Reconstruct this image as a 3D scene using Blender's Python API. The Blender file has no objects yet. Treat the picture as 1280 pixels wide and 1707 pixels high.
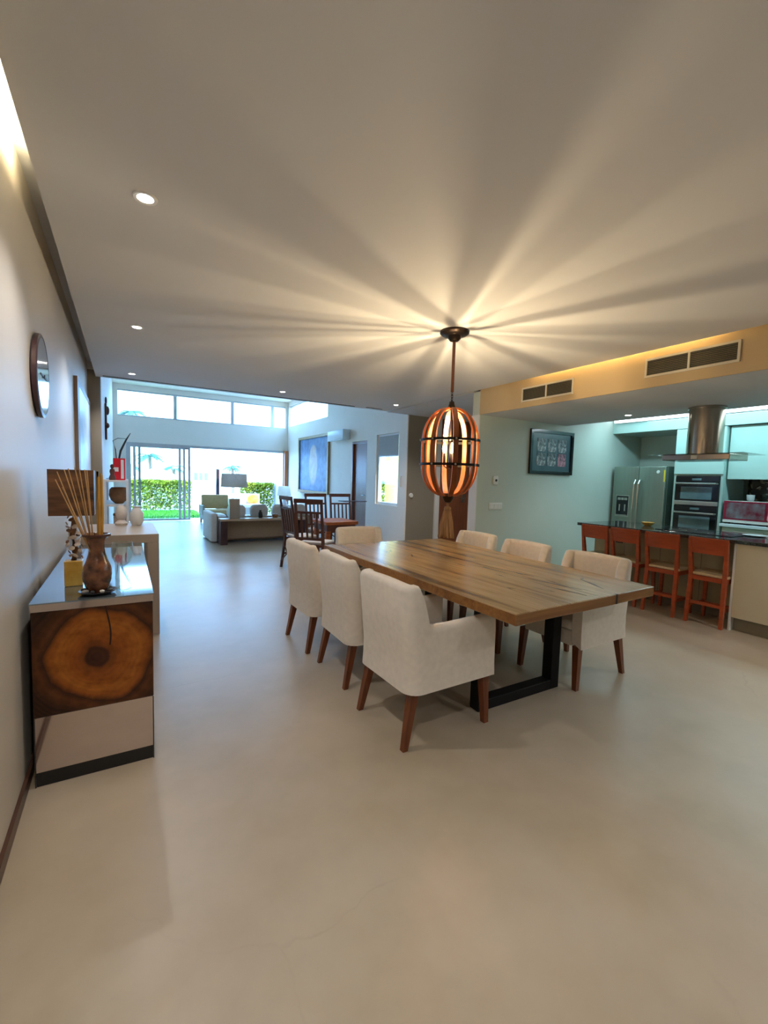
import bpy, bmesh, math, random
from mathutils import Vector, Matrix
random.seed(7)
PI = math.pi
R = math.radians
SC = bpy.context.scene
COL = SC.collection

# ------------------------------------------------------------------ camera, sky, sun, exposure
cam_data = bpy.data.cameras.new('camera')
cam = bpy.data.objects.new('camera', cam_data)
COL.objects.link(cam)
cam_data.sensor_fit = 'VERTICAL'
cam_data.sensor_height = 36.0
cam_data.lens = 735.0 * 36.0 / 1707.0
cam_data.clip_end = 400
yaw, pitch, roll = R(30.5387), R(4.3), R(-1.7)
fw = Vector((math.sin(yaw) * math.cos(pitch), math.cos(yaw) * math.cos(pitch), -math.sin(pitch)))
rt = Vector((math.cos(yaw), -math.sin(yaw), 0))
dn = fw.cross(rt)
rt2 = rt * math.cos(roll) + dn * math.sin(roll)
dn2 = -rt * math.sin(roll) + dn * math.cos(roll)
m3 = Matrix((rt2, -dn2, -fw)).transposed()
cam.matrix_world = Matrix.Translation((0, 0, 1.4)) @ m3.to_4x4()
SC.camera = cam

world = bpy.data.worlds.new('world')
SC.world = world
world.use_nodes = True
wn = world.node_tree
wn.nodes.clear()
wout = wn.nodes.new('ShaderNodeOutputWorld')
wbg = wn.nodes.new('ShaderNodeBackground')
wbg.inputs['Color'].default_value = (0.26, 0.545, 1.0, 1)
wbg.inputs['Strength'].default_value = 7.6
wn.links.new(wbg.outputs[0], wout.inputs[0])

sun_data = bpy.data.lights.new('sun', 'SUN')
sun_data.energy = 6.5
sun_data.angle = R(1.0)
sun_data.color = (1.0, 0.95, 0.85)
sun = bpy.data.objects.new('sun', sun_data)
COL.objects.link(sun)
sun.rotation_euler = (R(24), R(10), 0)

SC.view_settings.view_transform = 'Standard'
SC.view_settings.look = 'None'
SC.view_settings.gamma = 1.0
SC.view_settings.use_curve_mapping = False
SC.view_settings.exposure = 0.87
SC.cycles.max_bounces = 10
SC.cycles.diffuse_bounces = 5
SC.cycles.glossy_bounces = 5
SC.cycles.transmission_bounces = 8
SC.cycles.transparent_max_bounces = 12
SC.cycles.caustics_reflective = False
SC.cycles.caustics_refractive = False
SC.cycles.sample_clamp_indirect = 6.0

# ------------------------------------------------------------------ materials
def mat(name, col, rough=0.5, metal=0.0, var=0.08, scale=6.0, stretch=(1, 1, 1), bump=0.0, coat=0.0,
        spec=0.5, rvar=0.0, col2=None, sheen=0.0, detail=4.0):
    m = bpy.data.materials.new(name)
    m.use_nodes = True
    nt = m.node_tree
    b = nt.nodes['Principled BSDF']
    tc = nt.nodes.new('ShaderNodeTexCoord')
    mp = nt.nodes.new('ShaderNodeMapping')
    mp.inputs['Scale'].default_value = stretch
    nz = nt.nodes.new('ShaderNodeTexNoise')
    nz.inputs['Scale'].default_value = scale
    nz.inputs['Detail'].default_value = detail
    nt.links.new(tc.outputs['Object'], mp.inputs[0])
    nt.links.new(mp.outputs[0], nz.inputs['Vector'])
    rp = nt.nodes.new('ShaderNodeValToRGB')
    c1 = [max(0, c * (1 - var)) for c in col]
    c2 = [min(1, c * (1 + var)) for c in col] if col2 is None else col2
    rp.color_ramp.elements[0].position = 0.3
    rp.color_ramp.elements[1].position = 0.7
    rp.color_ramp.elements[0].color = (*c1, 1)
    rp.color_ramp.elements[1].color = (*c2, 1)
    nt.links.new(nz.outputs['Fac'], rp.inputs[0])
    nt.links.new(rp.outputs[0], b.inputs['Base Color'])
    b.inputs['Roughness'].default_value = rough
    b.inputs['Metallic'].default_value = metal
    b.inputs['Specular IOR Level'].default_value = spec
    b.inputs['Coat Weight'].default_value = coat
    b.inputs['Coat Roughness'].default_value = 0.08
    if sheen:
        b.inputs['Sheen Weight'].default_value = sheen
    if rvar:
        mr = nt.nodes.new('ShaderNodeMapRange')
        mr.inputs['To Min'].default_value = max(0, rough - rvar)
        mr.inputs['To Max'].default_value = min(1, rough + rvar)
        nt.links.new(nz.outputs['Fac'], mr.inputs['Value'])
        nt.links.new(mr.outputs[0], b.inputs['Roughness'])
    if bump:
        bp = nt.nodes.new('ShaderNodeBump')
        bp.inputs['Strength'].default_value = bump
        bp.inputs['Distance'].default_value = 0.01
        nt.links.new(nz.outputs['Fac'], bp.inputs['Height'])
        nt.links.new(bp.outputs[0], b.inputs['Normal'])
    return m

def emit_mat(name, col, strength):
    m = bpy.data.materials.new(name)
    m.use_nodes = True
    nt = m.node_tree
    nt.nodes.clear()
    o = nt.nodes.new('ShaderNodeOutputMaterial')
    e = nt.nodes.new('ShaderNodeEmission')
    e.inputs[0].default_value = (*col, 1)
    e.inputs[1].default_value = strength
    nt.links.new(e.outputs[0], o.inputs[0])
    return m

def glass_mat(name, tint=(0.97, 1, 0.99), reflect=1.0):
    m = bpy.data.materials.new(name)
    m.use_nodes = True
    nt = m.node_tree
    nt.nodes.clear()
    o = nt.nodes.new('ShaderNodeOutputMaterial')
    t = nt.nodes.new('ShaderNodeBsdfTransparent')
    t.inputs[0].default_value = (*tint, 1)
    g = nt.nodes.new('ShaderNodeBsdfGlossy')
    g.inputs['Roughness'].default_value = 0.02
    lw = nt.nodes.new('ShaderNodeLayerWeight')
    lw.inputs['Blend'].default_value = 0.5
    f = nt.nodes.new('ShaderNodeMath')
    f.operation = 'POWER'
    f.inputs[1].default_value = 5.0
    nt.links.new(lw.outputs['Facing'], f.inputs[0])
    mu = nt.nodes.new('ShaderNodeMath')
    mu.operation = 'MULTIPLY_ADD'
    mu.use_clamp = True
    mu.inputs[1].default_value = 0.6 * reflect
    mu.inputs[2].default_value = 0.03 * reflect
    mx = nt.nodes.new('ShaderNodeMixShader')
    nt.links.new(f.outputs[0], mu.inputs[0])
    nt.links.new(mu.outputs[0], mx.inputs[0])
    nt.links.new(t.outputs[0], mx.inputs[1])
    nt.links.new(g.outputs[0], mx.inputs[2])
    nt.links.new(mx.outputs[0], o.inputs[0])
    return m

class N:
    """tiny node-graph helper"""
    def __init__(s, m):
        s.nt = m.node_tree
        s.b = s.nt.nodes['Principled BSDF']
    def n(s, kind, **kw):
        q = s.nt.nodes.new(kind)
        for k, v in kw.items():
            setattr(q, k, v)
        return q
    def l(s, a, b):
        s.nt.links.new(a, b)
    def math(s, op, a, b=None, c=None):
        q = s.n('ShaderNodeMath', operation=op)
        for i, v in enumerate((a, b, c)):
            if v is None:
                continue
            if isinstance(v, (int, float)):
                q.inputs[i].default_value = v
            else:
                s.l(v, q.inputs[i])
        return q.outputs[0]
    def ramp(s, fac, stops):
        q = s.n('ShaderNodeValToRGB')
        e = q.color_ramp.elements
        while len(e) < len(stops):
            e.new(0.5)
        for k, (p, c) in enumerate(stops):
            e[k].position = p
            e[k].color = (*c, 1)
        s.l(fac, q.inputs[0])
        return q.outputs[0]
    def mix(s, fac, a, b):
        q = s.n('ShaderNodeMix', data_type='RGBA')
        if isinstance(fac, (int, float)):
            q.inputs[0].default_value = fac
        else:
            s.l(fac, q.inputs[0])
        for i, v in ((6, a), (7, b)):
            if isinstance(v, tuple):
                q.inputs[i].default_value = (*v, 1)
            else:
                s.l(v, q.inputs[i])
        return q.outputs[2]

def new_mat(name, rough=0.5, metal=0.0, coat=0.0, spec=0.5):
    m = bpy.data.materials.new(name)
    m.use_nodes = True
    b = m.node_tree.nodes['Principled BSDF']
    b.inputs['Roughness'].default_value = rough
    b.inputs['Metallic'].default_value = metal
    b.inputs['Coat Weight'].default_value = coat
    b.inputs['Coat Roughness'].default_value = 0.1
    b.inputs['Specular IOR Level'].default_value = spec
    return m

def floor_material():
    m = new_mat('polished_concrete', 0.4, spec=0.8, coat=0.0)
    g = N(m)
    tc = g.n('ShaderNodeTexCoord')
    n1 = g.n('ShaderNodeTexNoise')
    n1.inputs['Scale'].default_value = 0.9
    n1.inputs['Detail'].default_value = 6
    n1.inputs['Roughness'].default_value = 0.6
    g.l(tc.outputs['Object'], n1.inputs['Vector'])
    n2 = g.n('ShaderNodeTexNoise')
    n2.inputs['Scale'].default_value = 6.0
    n2.inputs['Detail'].default_value = 8
    g.l(tc.outputs['Object'], n2.inputs['Vector'])
    base = g.ramp(n1.outputs['Fac'], [(0.25, (0.34, 0.275, 0.185)), (0.5, (0.41, 0.345, 0.265)), (0.75, (0.46, 0.40, 0.325))])
    fine = g.ramp(n2.outputs['Fac'], [(0.2, (0.93, 0.93, 0.93)), (0.8, (1.05, 1.05, 1.04))])
    mul = g.n('ShaderNodeMix', data_type='RGBA', blend_type='MULTIPLY')
    mul.inputs[0].default_value = 1.0
    g.l(base, mul.inputs[6])
    g.l(fine, mul.inputs[7])
    # hairline cracks: edges of large distorted cells, broken up by noise
    wv = g.n('ShaderNodeTexVoronoi', feature='DISTANCE_TO_EDGE')
    wv.inputs['Scale'].default_value = 0.55
    add = g.n('ShaderNodeVectorMath', operation='ADD')
    sc = g.n('ShaderNodeVectorMath', operation='SCALE')
    sc.inputs['Scale'].default_value = 0.12
    g.l(n2.outputs['Color'], sc.inputs[0])
    g.l(tc.outputs['Object'], add.inputs[0])
    g.l(sc.outputs[0], add.inputs[1])
    g.l(add.outputs[0], wv.inputs['Vector'])
    crack = g.ramp(wv.outputs['Distance'], [(0.0, (1, 1, 1)), (0.003, (0, 0, 0))])
    gate = g.ramp(n1.outputs['Fac'], [(0.50, (0, 0, 0)), (0.66, (0.28, 0.28, 0.28))])
    ck = g.math('MULTIPLY', crack, gate)
    col = g.mix(ck, mul.outputs[2], (0.16, 0.12, 0.09))
    g.l(col, g.b.inputs['Base Color'])
    rr = g.n('ShaderNodeMapRange')
    rr.inputs['From Min'].default_value = 0.3
    rr.inputs['From Max'].default_value = 0.7
    rr.inputs['To Min'].default_value = 0.30
    rr.inputs['To Max'].default_value = 0.40
    g.l(n1.outputs['Fac'], rr.inputs['Value'])
    g.l(rr.outputs[0], g.b.inputs['Roughness'])
    return m

def slab_wood(name, light, mid, dark, axis=1, rough=0.3, cracks=True):
    """long-grained slab timber, grain along local axis"""
    m = new_mat(name, rough, spec=0.5)
    g = N(m)
    tc = g.n('ShaderNodeTexCoord')
    mp = g.n('ShaderNodeMapping')
    s = [9.0, 9.0, 9.0]
    s[axis] = 0.55
    mp.inputs['Scale'].default_value = s
    g.l(tc.outputs['Object'], mp.inputs[0])
    n1 = g.n('ShaderNodeTexNoise')
    n1.inputs['Scale'].default_value = 0.9
    n1.inputs['Detail'].default_value = 6
    n1.inputs['Roughness'].default_value = 0.55
    n1.inputs['Distortion'].default_value = 0.6
    g.l(mp.outputs[0], n1.inputs['Vector'])
    n2 = g.n('ShaderNodeTexNoise')
    n2.inputs['Scale'].default_value = 6.0
    n2.inputs['Detail'].default_value = 4
    g.l(mp.outputs[0], n2.inputs['Vector'])
    col = g.ramp(n1.outputs['Fac'], [(0.28, dark), (0.42, mid), (0.55, light), (0.66, mid), (0.8, dark)])
    gr = g.ramp(n2.outputs['Fac'], [(0.3, (0.78, 0.76, 0.74)), (0.65, (1.05, 1.05, 1.05))])
    mul = g.n('ShaderNodeMix', data_type='RGBA', blend_type='MULTIPLY')
    mul.inputs[0].default_value = 1.0
    g.l(col, mul.inputs[6])
    g.l(gr, mul.inputs[7])
    out = mul.outputs[2]
    if cracks:
        n3 = g.n('ShaderNodeTexNoise')
        n3.inputs['Scale'].default_value = 0.5
        n3.inputs['Detail'].default_value = 2
        n3.inputs['Distortion'].default_value = 0.8
        g.l(mp.outputs[0], n3.inputs['Vector'])
        d = g.math('ABSOLUTE', g.math('SUBTRACT', n3.outputs['Fac'], 0.58))
        ck = g.math('LESS_THAN', d, 0.0022)
        out = g.mix(g.math('MULTIPLY', ck, 0.55), out, (0.04, 0.02, 0.01))
    g.l(out, g.b.inputs['Base Color'])
    bp = g.n('ShaderNodeBump')
    bp.inputs['Strength'].default_value = 0.15
    bp.inputs['Distance'].default_value = 0.003
    g.l(n2.outputs['Fac'], bp.inputs['Height'])
    g.l(bp.outputs[0], g.b.inputs['Normal'])
    return m

def end_grain(name):
    """tree-slice rings about the local Y axis, heart at local (0, *, 0)"""
    m = new_mat(name, 0.35, spec=0.3, coat=0.06)
    g = N(m)
    tc = g.n('ShaderNodeTexCoord')
    sx = g.n('ShaderNodeSeparateXYZ')
    n1 = g.n('ShaderNodeTexNoise')
    n1.inputs['Scale'].default_value = 5.0
    n1.inputs['Detail'].default_value = 4
    g.l(tc.outputs['Object'], n1.inputs['Vector'])
    n4 = g.n('ShaderNodeTexNoise')
    n4.inputs['Scale'].default_value = 22.0
    n4.inputs['Detail'].default_value = 5
    g.l(tc.outputs['Object'], n4.inputs['Vector'])
    g.l(tc.outputs['Object'], sx.inputs[0])
    x, z = sx.outputs[0], sx.outputs[2]
    zz = g.math('MULTIPLY', z, 1.08)
    r = g.math('SQRT', g.math('ADD', g.math('MULTIPLY', x, x), g.math('MULTIPLY', zz, zz)))
    rn = g.math('ADD', r, g.math('MULTIPLY', g.math('SUBTRACT', n1.outputs['Fac'], 0.5), 0.09))
    lean = g.math('MULTIPLY', g.math('MAXIMUM', g.math('SUBTRACT', g.math('MULTIPLY', x, -1.0), g.math('MULTIPLY', z, 0.45)), 0.0), 0.28)
    rn = g.math('ADD', rn, lean)
    rings = g.math('SINE', g.math('MULTIPLY', rn, 260.0))
    ringw = g.math('MULTIPLY', g.math('ADD', g.math('MULTIPLY', rings, 0.5), 0.5), 0.16)
    col = g.ramp(g.math('MULTIPLY', rn, 2.5), [
        (0.0, (0.045, 0.013, 0.007)), (0.125, (0.055, 0.016, 0.007)), (0.15, (0.19, 0.050, 0.008)),
        (0.30, (0.33, 0.092, 0.011)), (0.46, (0.40, 0.130, 0.016)), (0.55, (0.26, 0.072, 0.010)),
        (0.60, (0.045, 0.014, 0.006)), (0.66, (0.11, 0.035, 0.009)), (0.82, (0.022, 0.008, 0.004))])
    col = g.mix(ringw, col, (0.12, 0.04, 0.012))
    spk = g.ramp(n4.outputs['Fac'], [(0.30, (0.60, 0.52, 0.45)), (0.6, (1.1, 1.1, 1.1))])
    mul = g.n('ShaderNodeMix', data_type='RGBA', blend_type='MULTIPLY')
    mul.inputs[0].default_value = 0.8
    g.l(col, mul.inputs[6])
    g.l(spk, mul.inputs[7])
    # the drying check running from heart to top edge
    wig = g.math('MULTIPLY', g.math('SINE', g.math('MULTIPLY', z, 16.0)), 0.012)
    dx = g.math('ABSOLUTE', g.math('SUBTRACT', g.math('SUBTRACT', x, 0.045), wig))
    ck = g.math('MULTIPLY', g.math('LESS_THAN', dx, 0.0035), g.math('GREATER_THAN', z, 0.05))
    out = g.mix(ck, mul.outputs[2], (0.03, 0.012, 0.006))
    g.l(out, g.b.inputs['Base Color'])
    return m

M = {}
M['ceiling'] = mat('ceiling_paint', (0.62, 0.63, 0.665), 0.85, var=0.015, scale=2)
M['living_ceiling'] = mat('living_ceiling_paint', (0.84, 0.78, 0.71), 0.85, var=0.02, scale=2)
M['taupe'] = mat('taupe_wall_paint', (0.56, 0.525, 0.475), 0.48, var=0.03, scale=1.5, spec=0.32)
M['taupe_shaded'] = mat('shaded_taupe_wall_paint', (0.27, 0.235, 0.185), 0.6, var=0.03, scale=1.5)  # the left wall's taupe with the shade on pier and hall mixed in
M['white_wall'] = mat('white_wall_paint', (0.83, 0.76, 0.68), 0.6, var=0.02, scale=2)
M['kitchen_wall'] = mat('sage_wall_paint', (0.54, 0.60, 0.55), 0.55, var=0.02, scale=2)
M['soffit_face'] = mat('tan_soffit_paint', (0.52, 0.39, 0.22), 0.7, var=0.03, scale=2)
M['floor'] = floor_material()
M['baseboard'] = mat('dark_baseboard', (0.075, 0.035, 0.025), 0.35, var=0.2, scale=4)
M['white_trim'] = mat('white_trim_paint', (0.74, 0.74, 0.73), 0.45, var=0.02)
M['alu'] = mat('aluminium_frame', (0.55, 0.57, 0.60), 0.4, 0.6, var=0.04)
M['glass'] = glass_mat('window_glass')
M['clear'] = glass_mat('drinking_glass', (0.955, 0.985, 0.97), 2.6)
M['linen'] = mat('cream_linen', (0.73, 0.675, 0.61), 0.85, var=0.05, scale=30, bump=0.08, sheen=0.15)
M['leg_wood'] = mat('red_brown_leg_wood', (0.155, 0.042, 0.013), 0.32, var=0.3, scale=5, stretch=(8, 8, 1))
M['table_wood'] = slab_wood('table_slab_wood', (0.47, 0.325, 0.165), (0.365, 0.235, 0.11), (0.13, 0.07, 0.03), rough=0.22)
M['table_edge'] = slab_wood('table_edge_wood', (0.30, 0.135, 0.035), (0.22, 0.09, 0.022), (0.10, 0.04, 0.012), axis=0, rough=0.35, cracks=False)
M['iron'] = mat('black_iron', (0.008, 0.008, 0.009), 0.6, 0.0, var=0.2, spec=0.2)
M['bronze'] = mat('dark_bronze', (0.03, 0.018, 0.012), 0.3, 0.7, var=0.2)
M['lantern_wood'] = mat('lantern_stave_wood', (0.25, 0.062, 0.009), 0.5, var=0.3, scale=4, stretch=(6, 6, 1))
M['rod_wood'] = mat('red_rod_wood', (0.19, 0.06, 0.03), 0.4, var=0.2, scale=4)
M['tassel'] = mat('tassel_fibre', (0.36, 0.215, 0.11), 0.8, var=0.3, scale=40, stretch=(1, 1, 0.1))
M['bulb'] = emit_mat('lit_bulb', (1.0, 0.70, 0.28), 30.0)
M['downlight'] = emit_mat('lit_downlight', (1.0, 0.96, 0.9), 20.0)
M['led'] = emit_mat('cool_led_strip', (0.80, 0.95, 1.0), 6.0)
M['led_warm'] = emit_mat('warm_led_strip', (1.0, 0.80, 0.42), 6.0)
M['steel'] = mat('brushed_steel', (0.50, 0.50, 0.48), 0.3, 0.95, var=0.06, scale=10, stretch=(1, 1, 0.05))
M['fridge_steel'] = mat('fridge_steel', (0.27, 0.32, 0.275), 0.36, 0.7, var=0.05, scale=8, stretch=(1, 6, 0.1))
M['hood_steel'] = mat('hood_steel', (0.42, 0.36, 0.29), 0.18, 1.0, var=0.05, scale=8)
M['mirror_steel'] = mat('mirror_polished_steel', (0.64, 0.55, 0.53), 0.06, 1.0, var=0.03, scale=2)
M['black_gloss'] = mat('black_gloss', (0.008, 0.008, 0.010), 0.1, var=0.2)
M['black'] = mat('matt_black', (0.02, 0.02, 0.02), 0.5, var=0.2)
M['granite'] = mat('dark_granite', (0.03, 0.035, 0.035), 0.08, var=0.8, scale=60, spec=0.8)
M['cabinet'] = mat('kitchen_cabinet_lacquer', (0.45, 0.63, 0.60), 0.25, var=0.02, coat=0.3)
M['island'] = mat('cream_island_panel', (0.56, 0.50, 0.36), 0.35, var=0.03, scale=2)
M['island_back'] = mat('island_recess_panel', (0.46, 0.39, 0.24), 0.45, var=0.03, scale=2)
M['toe'] = mat('toe_kick', (0.25, 0.22, 0.17), 0.4, 0.3, var=0.1)
M['stool_wood'] = mat('orange_stool_wood', (0.37, 0.062, 0.014), 0.3, var=0.22, scale=4, stretch=(1, 1, 6), coat=0.2)
M['stool_seat'] = mat('woven_stool_seat', (0.58, 0.43, 0.25), 0.6, var=0.12, scale=60)
M['grille_frame'] = mat('grille_frame', (0.62, 0.58, 0.48), 0.5, var=0.04)
M['grille'] = mat('grille_slats', (0.18, 0.155, 0.10), 0.5, var=0.1)
M['end_grain'] = end_grain('tree_slice_end_grain')
M['side_top'] = mat('polished_smoked_top', (0.33, 0.40, 0.47), 0.05, 0.85, var=0.08, scale=3)
M['vase_wood'] = mat('carved_vase_wood', (0.045, 0.014, 0.008), 0.25, var=0.5, scale=24, bump=0.4, coat=0.5, col2=(0.24, 0.085, 0.035))
M['reed'] = mat('dry_reed', (0.50, 0.30, 0.13), 0.7, var=0.2, scale=10)
M['bamboo'] = mat('bamboo_cane', (0.55, 0.30, 0.06), 0.5, var=0.2, scale=8)
M['onyx'] = mat('amber_onyx', (0.62, 0.33, 0.03), 0.25, var=0.25, scale=9, col2=(0.75, 0.50, 0.12))
M['shell'] = mat('pale_shell_chip', (0.72, 0.60, 0.52), 0.5, var=0.2, scale=12)
M['driftwood'] = mat('brown_driftwood', (0.22, 0.10, 0.05), 0.6, var=0.3, scale=12)
M['shade_veneer'] = mat('dark_veneer_shade', (0.085, 0.035, 0.018), 0.5, var=0.5, scale=5, stretch=(1, 1, 6), col2=(0.20, 0.085, 0.035))
M['pebble_dark'] = mat('dark_pebble', (0.05, 0.045, 0.045), 0.3, var=0.3)
M['pebble_pale'] = mat('pale_pebble', (0.62, 0.58, 0.55), 0.35, var=0.15)
M['stone_console'] = mat('taupe_console_lacquer', (0.46, 0.39, 0.33), 0.4, var=0.04)
M['mirror_frame'] = mat('grey_brown_frame', (0.20, 0.145, 0.115), 0.45, var=0.1)
M['shelf_white'] = mat('white_shelf', (0.72, 0.73, 0.75), 0.4, var=0.03)
M['red_lacquer'] = mat('red_lacquer', (0.62, 0.015, 0.03), 0.25, var=0.1)
M['ceramic'] = mat('white_ceramic', (0.75, 0.76, 0.78), 0.25, var=0.05)
M['brown_wood'] = mat('mid_brown_wood', (0.24, 0.10, 0.035), 0.45, var=0.35, scale=8)
M['dark_wood'] = mat('dark_brown_wood', (0.085, 0.028, 0.018), 0.35, var=0.3, scale=6, stretch=(1, 1, 0.2))
M['orange_wood'] = mat('orange_brown_wood', (0.36, 0.10, 0.025), 0.3, var=0.25, scale=5, stretch=(1, 6, 6))
M['door_wood'] = mat('brown_door_veneer', (0.22, 0.075, 0.035), 0.3, var=0.18, scale=3, stretch=(8, 8, 0.7))
M['jamb_wood'] = mat('orange_jamb_wood', (0.50, 0.17, 0.065), 0.4, var=0.15, scale=3, stretch=(8, 8, 0.7))
M['sofa_tan'] = mat('tan_upholstery', (0.33, 0.245, 0.175), 0.8, var=0.05, scale=30, bump=0.05)
M['sofa_white'] = mat('white_upholstery', (0.82, 0.81, 0.80), 0.85, var=0.03, scale=30, bump=0.05)
M['cushion_grey'] = mat('grey_white_cushion', (0.68, 0.63, 0.60), 0.85, var=0.06, scale=20)
M['ledge_tan'] = mat('light_tan_wood', (0.52, 0.40, 0.29), 0.4, var=0.1, scale=4, stretch=(1, 6, 6))
M['plum_wood'] = mat('plum_brown_wood', (0.055, 0.025, 0.032), 0.35, var=0.2)
M['olive'] = mat('olive_outdoor_fabric', (0.56, 0.41, 0.20), 0.85, var=0.06, scale=20)
M['wicker'] = mat('grey_wicker', (0.30, 0.29, 0.25), 0.7, var=0.2, scale=40)
M['plaster'] = mat('exterior_plaster', (0.66, 0.70, 0.76), 0.8, var=0.03)
M['yellow_plaster'] = mat('yellow_plaster', (0.46, 0.35, 0.10), 0.8, var=0.03)
M['terrace'] = mat('terrace_stone', (0.50, 0.52, 0.52), 0.35, var=0.06, scale=3)
M['lawn'] = mat('lawn_green', (0.05, 0.235, 0.012), 0.8, var=0.2, scale=12)
M['hedge_leaf'] = mat('lime_hedge_leaf', (0.17, 0.24, 0.010), 0.6, var=0.3, scale=3, col2=(0.36, 0.40, 0.018))
M['hedge_core'] = mat('hedge_inside', (0.08, 0.12, 0.05), 0.9, var=0.3)
M['palm_leaf'] = mat('blue_green_palm_leaf', (0.025, 0.14, 0.10), 0.6, var=0.3)
M['palm_trunk'] = mat('palm_trunk', (0.25, 0.19, 0.13), 0.8, var=0.2)
M['canvas'] = mat('white_parasol_canvas', (0.82, 0.82, 0.80), 0.8, var=0.02)
M['far_building'] = mat('distant_grey_wall', (0.36, 0.47, 0.62), 0.8, var=0.05)
M['plastic'] = mat('white_plastic', (0.74, 0.75, 0.74), 0.4, var=0.02)
M['ac_white'] = mat('white_ac_shell', (0.66, 0.78, 0.86), 0.35, var=0.02)
M['gold_frame'] = mat('antique_gold_frame', (0.34, 0.24, 0.12), 0.45, 0.3, var=0.15, scale=14)
M['ovenglass'] = mat('oven_door_glass', (0.10, 0.16, 0.18), 0.06, var=0.2, spec=0.8)
M['micro_red'] = mat('red_microwave_front', (0.26, 0.008, 0.035), 0.12, var=0.3, scale=14, coat=0.5)
M['micro_pink'] = mat('pink_button_panel', (0.72, 0.14, 0.30), 0.3, var=0.1)
M['clock_face'] = mat('clock_face_grey', (0.40, 0.45, 0.48), 0.08, 0.55, var=0.04)
M['yellow'] = mat('yellow_energy_tag', (0.75, 0.55, 0.03), 0.5, var=0.05)
M['blind'] = mat('grey_roller_blind', (0.42, 0.45, 0.46), 0.8, var=0.03)

def translucent(name, col):
    m = new_mat(name, 0.9)
    g = N(m)
    tc = g.n('ShaderNodeTexCoord')
    nz = g.n('ShaderNodeTexNoise')
    nz.inputs['Scale'].default_value = 40
    g.l(tc.outputs['Object'], nz.inputs['Vector'])
    c = g.ramp(nz.outputs['Fac'], [(0.3, tuple(v * 0.94 for v in col)), (0.7, tuple(min(1, v * 1.05) for v in col))])
    t = g.n('ShaderNodeBsdfTranslucent')
    g.l(c, t.inputs[0])
    g.l(c, g.b.inputs['Base Color'])
    mx = g.n('ShaderNodeMixShader')
    mx.inputs[0].default_value = 0.6
    g.l(g.b.outputs[0], mx.inputs[1])
    g.l(t.outputs[0], mx.inputs[2])
    g.l(mx.outputs[0], m.node_tree.nodes['Material Output'].inputs[0])
    return m
M['shade_taupe'] = translucent('taupe_linen_shade', (0.78, 0.68, 0.60))
M['shade_cream'] = translucent('cream_linen_shade', (0.86, 0.80, 0.72))
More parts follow.
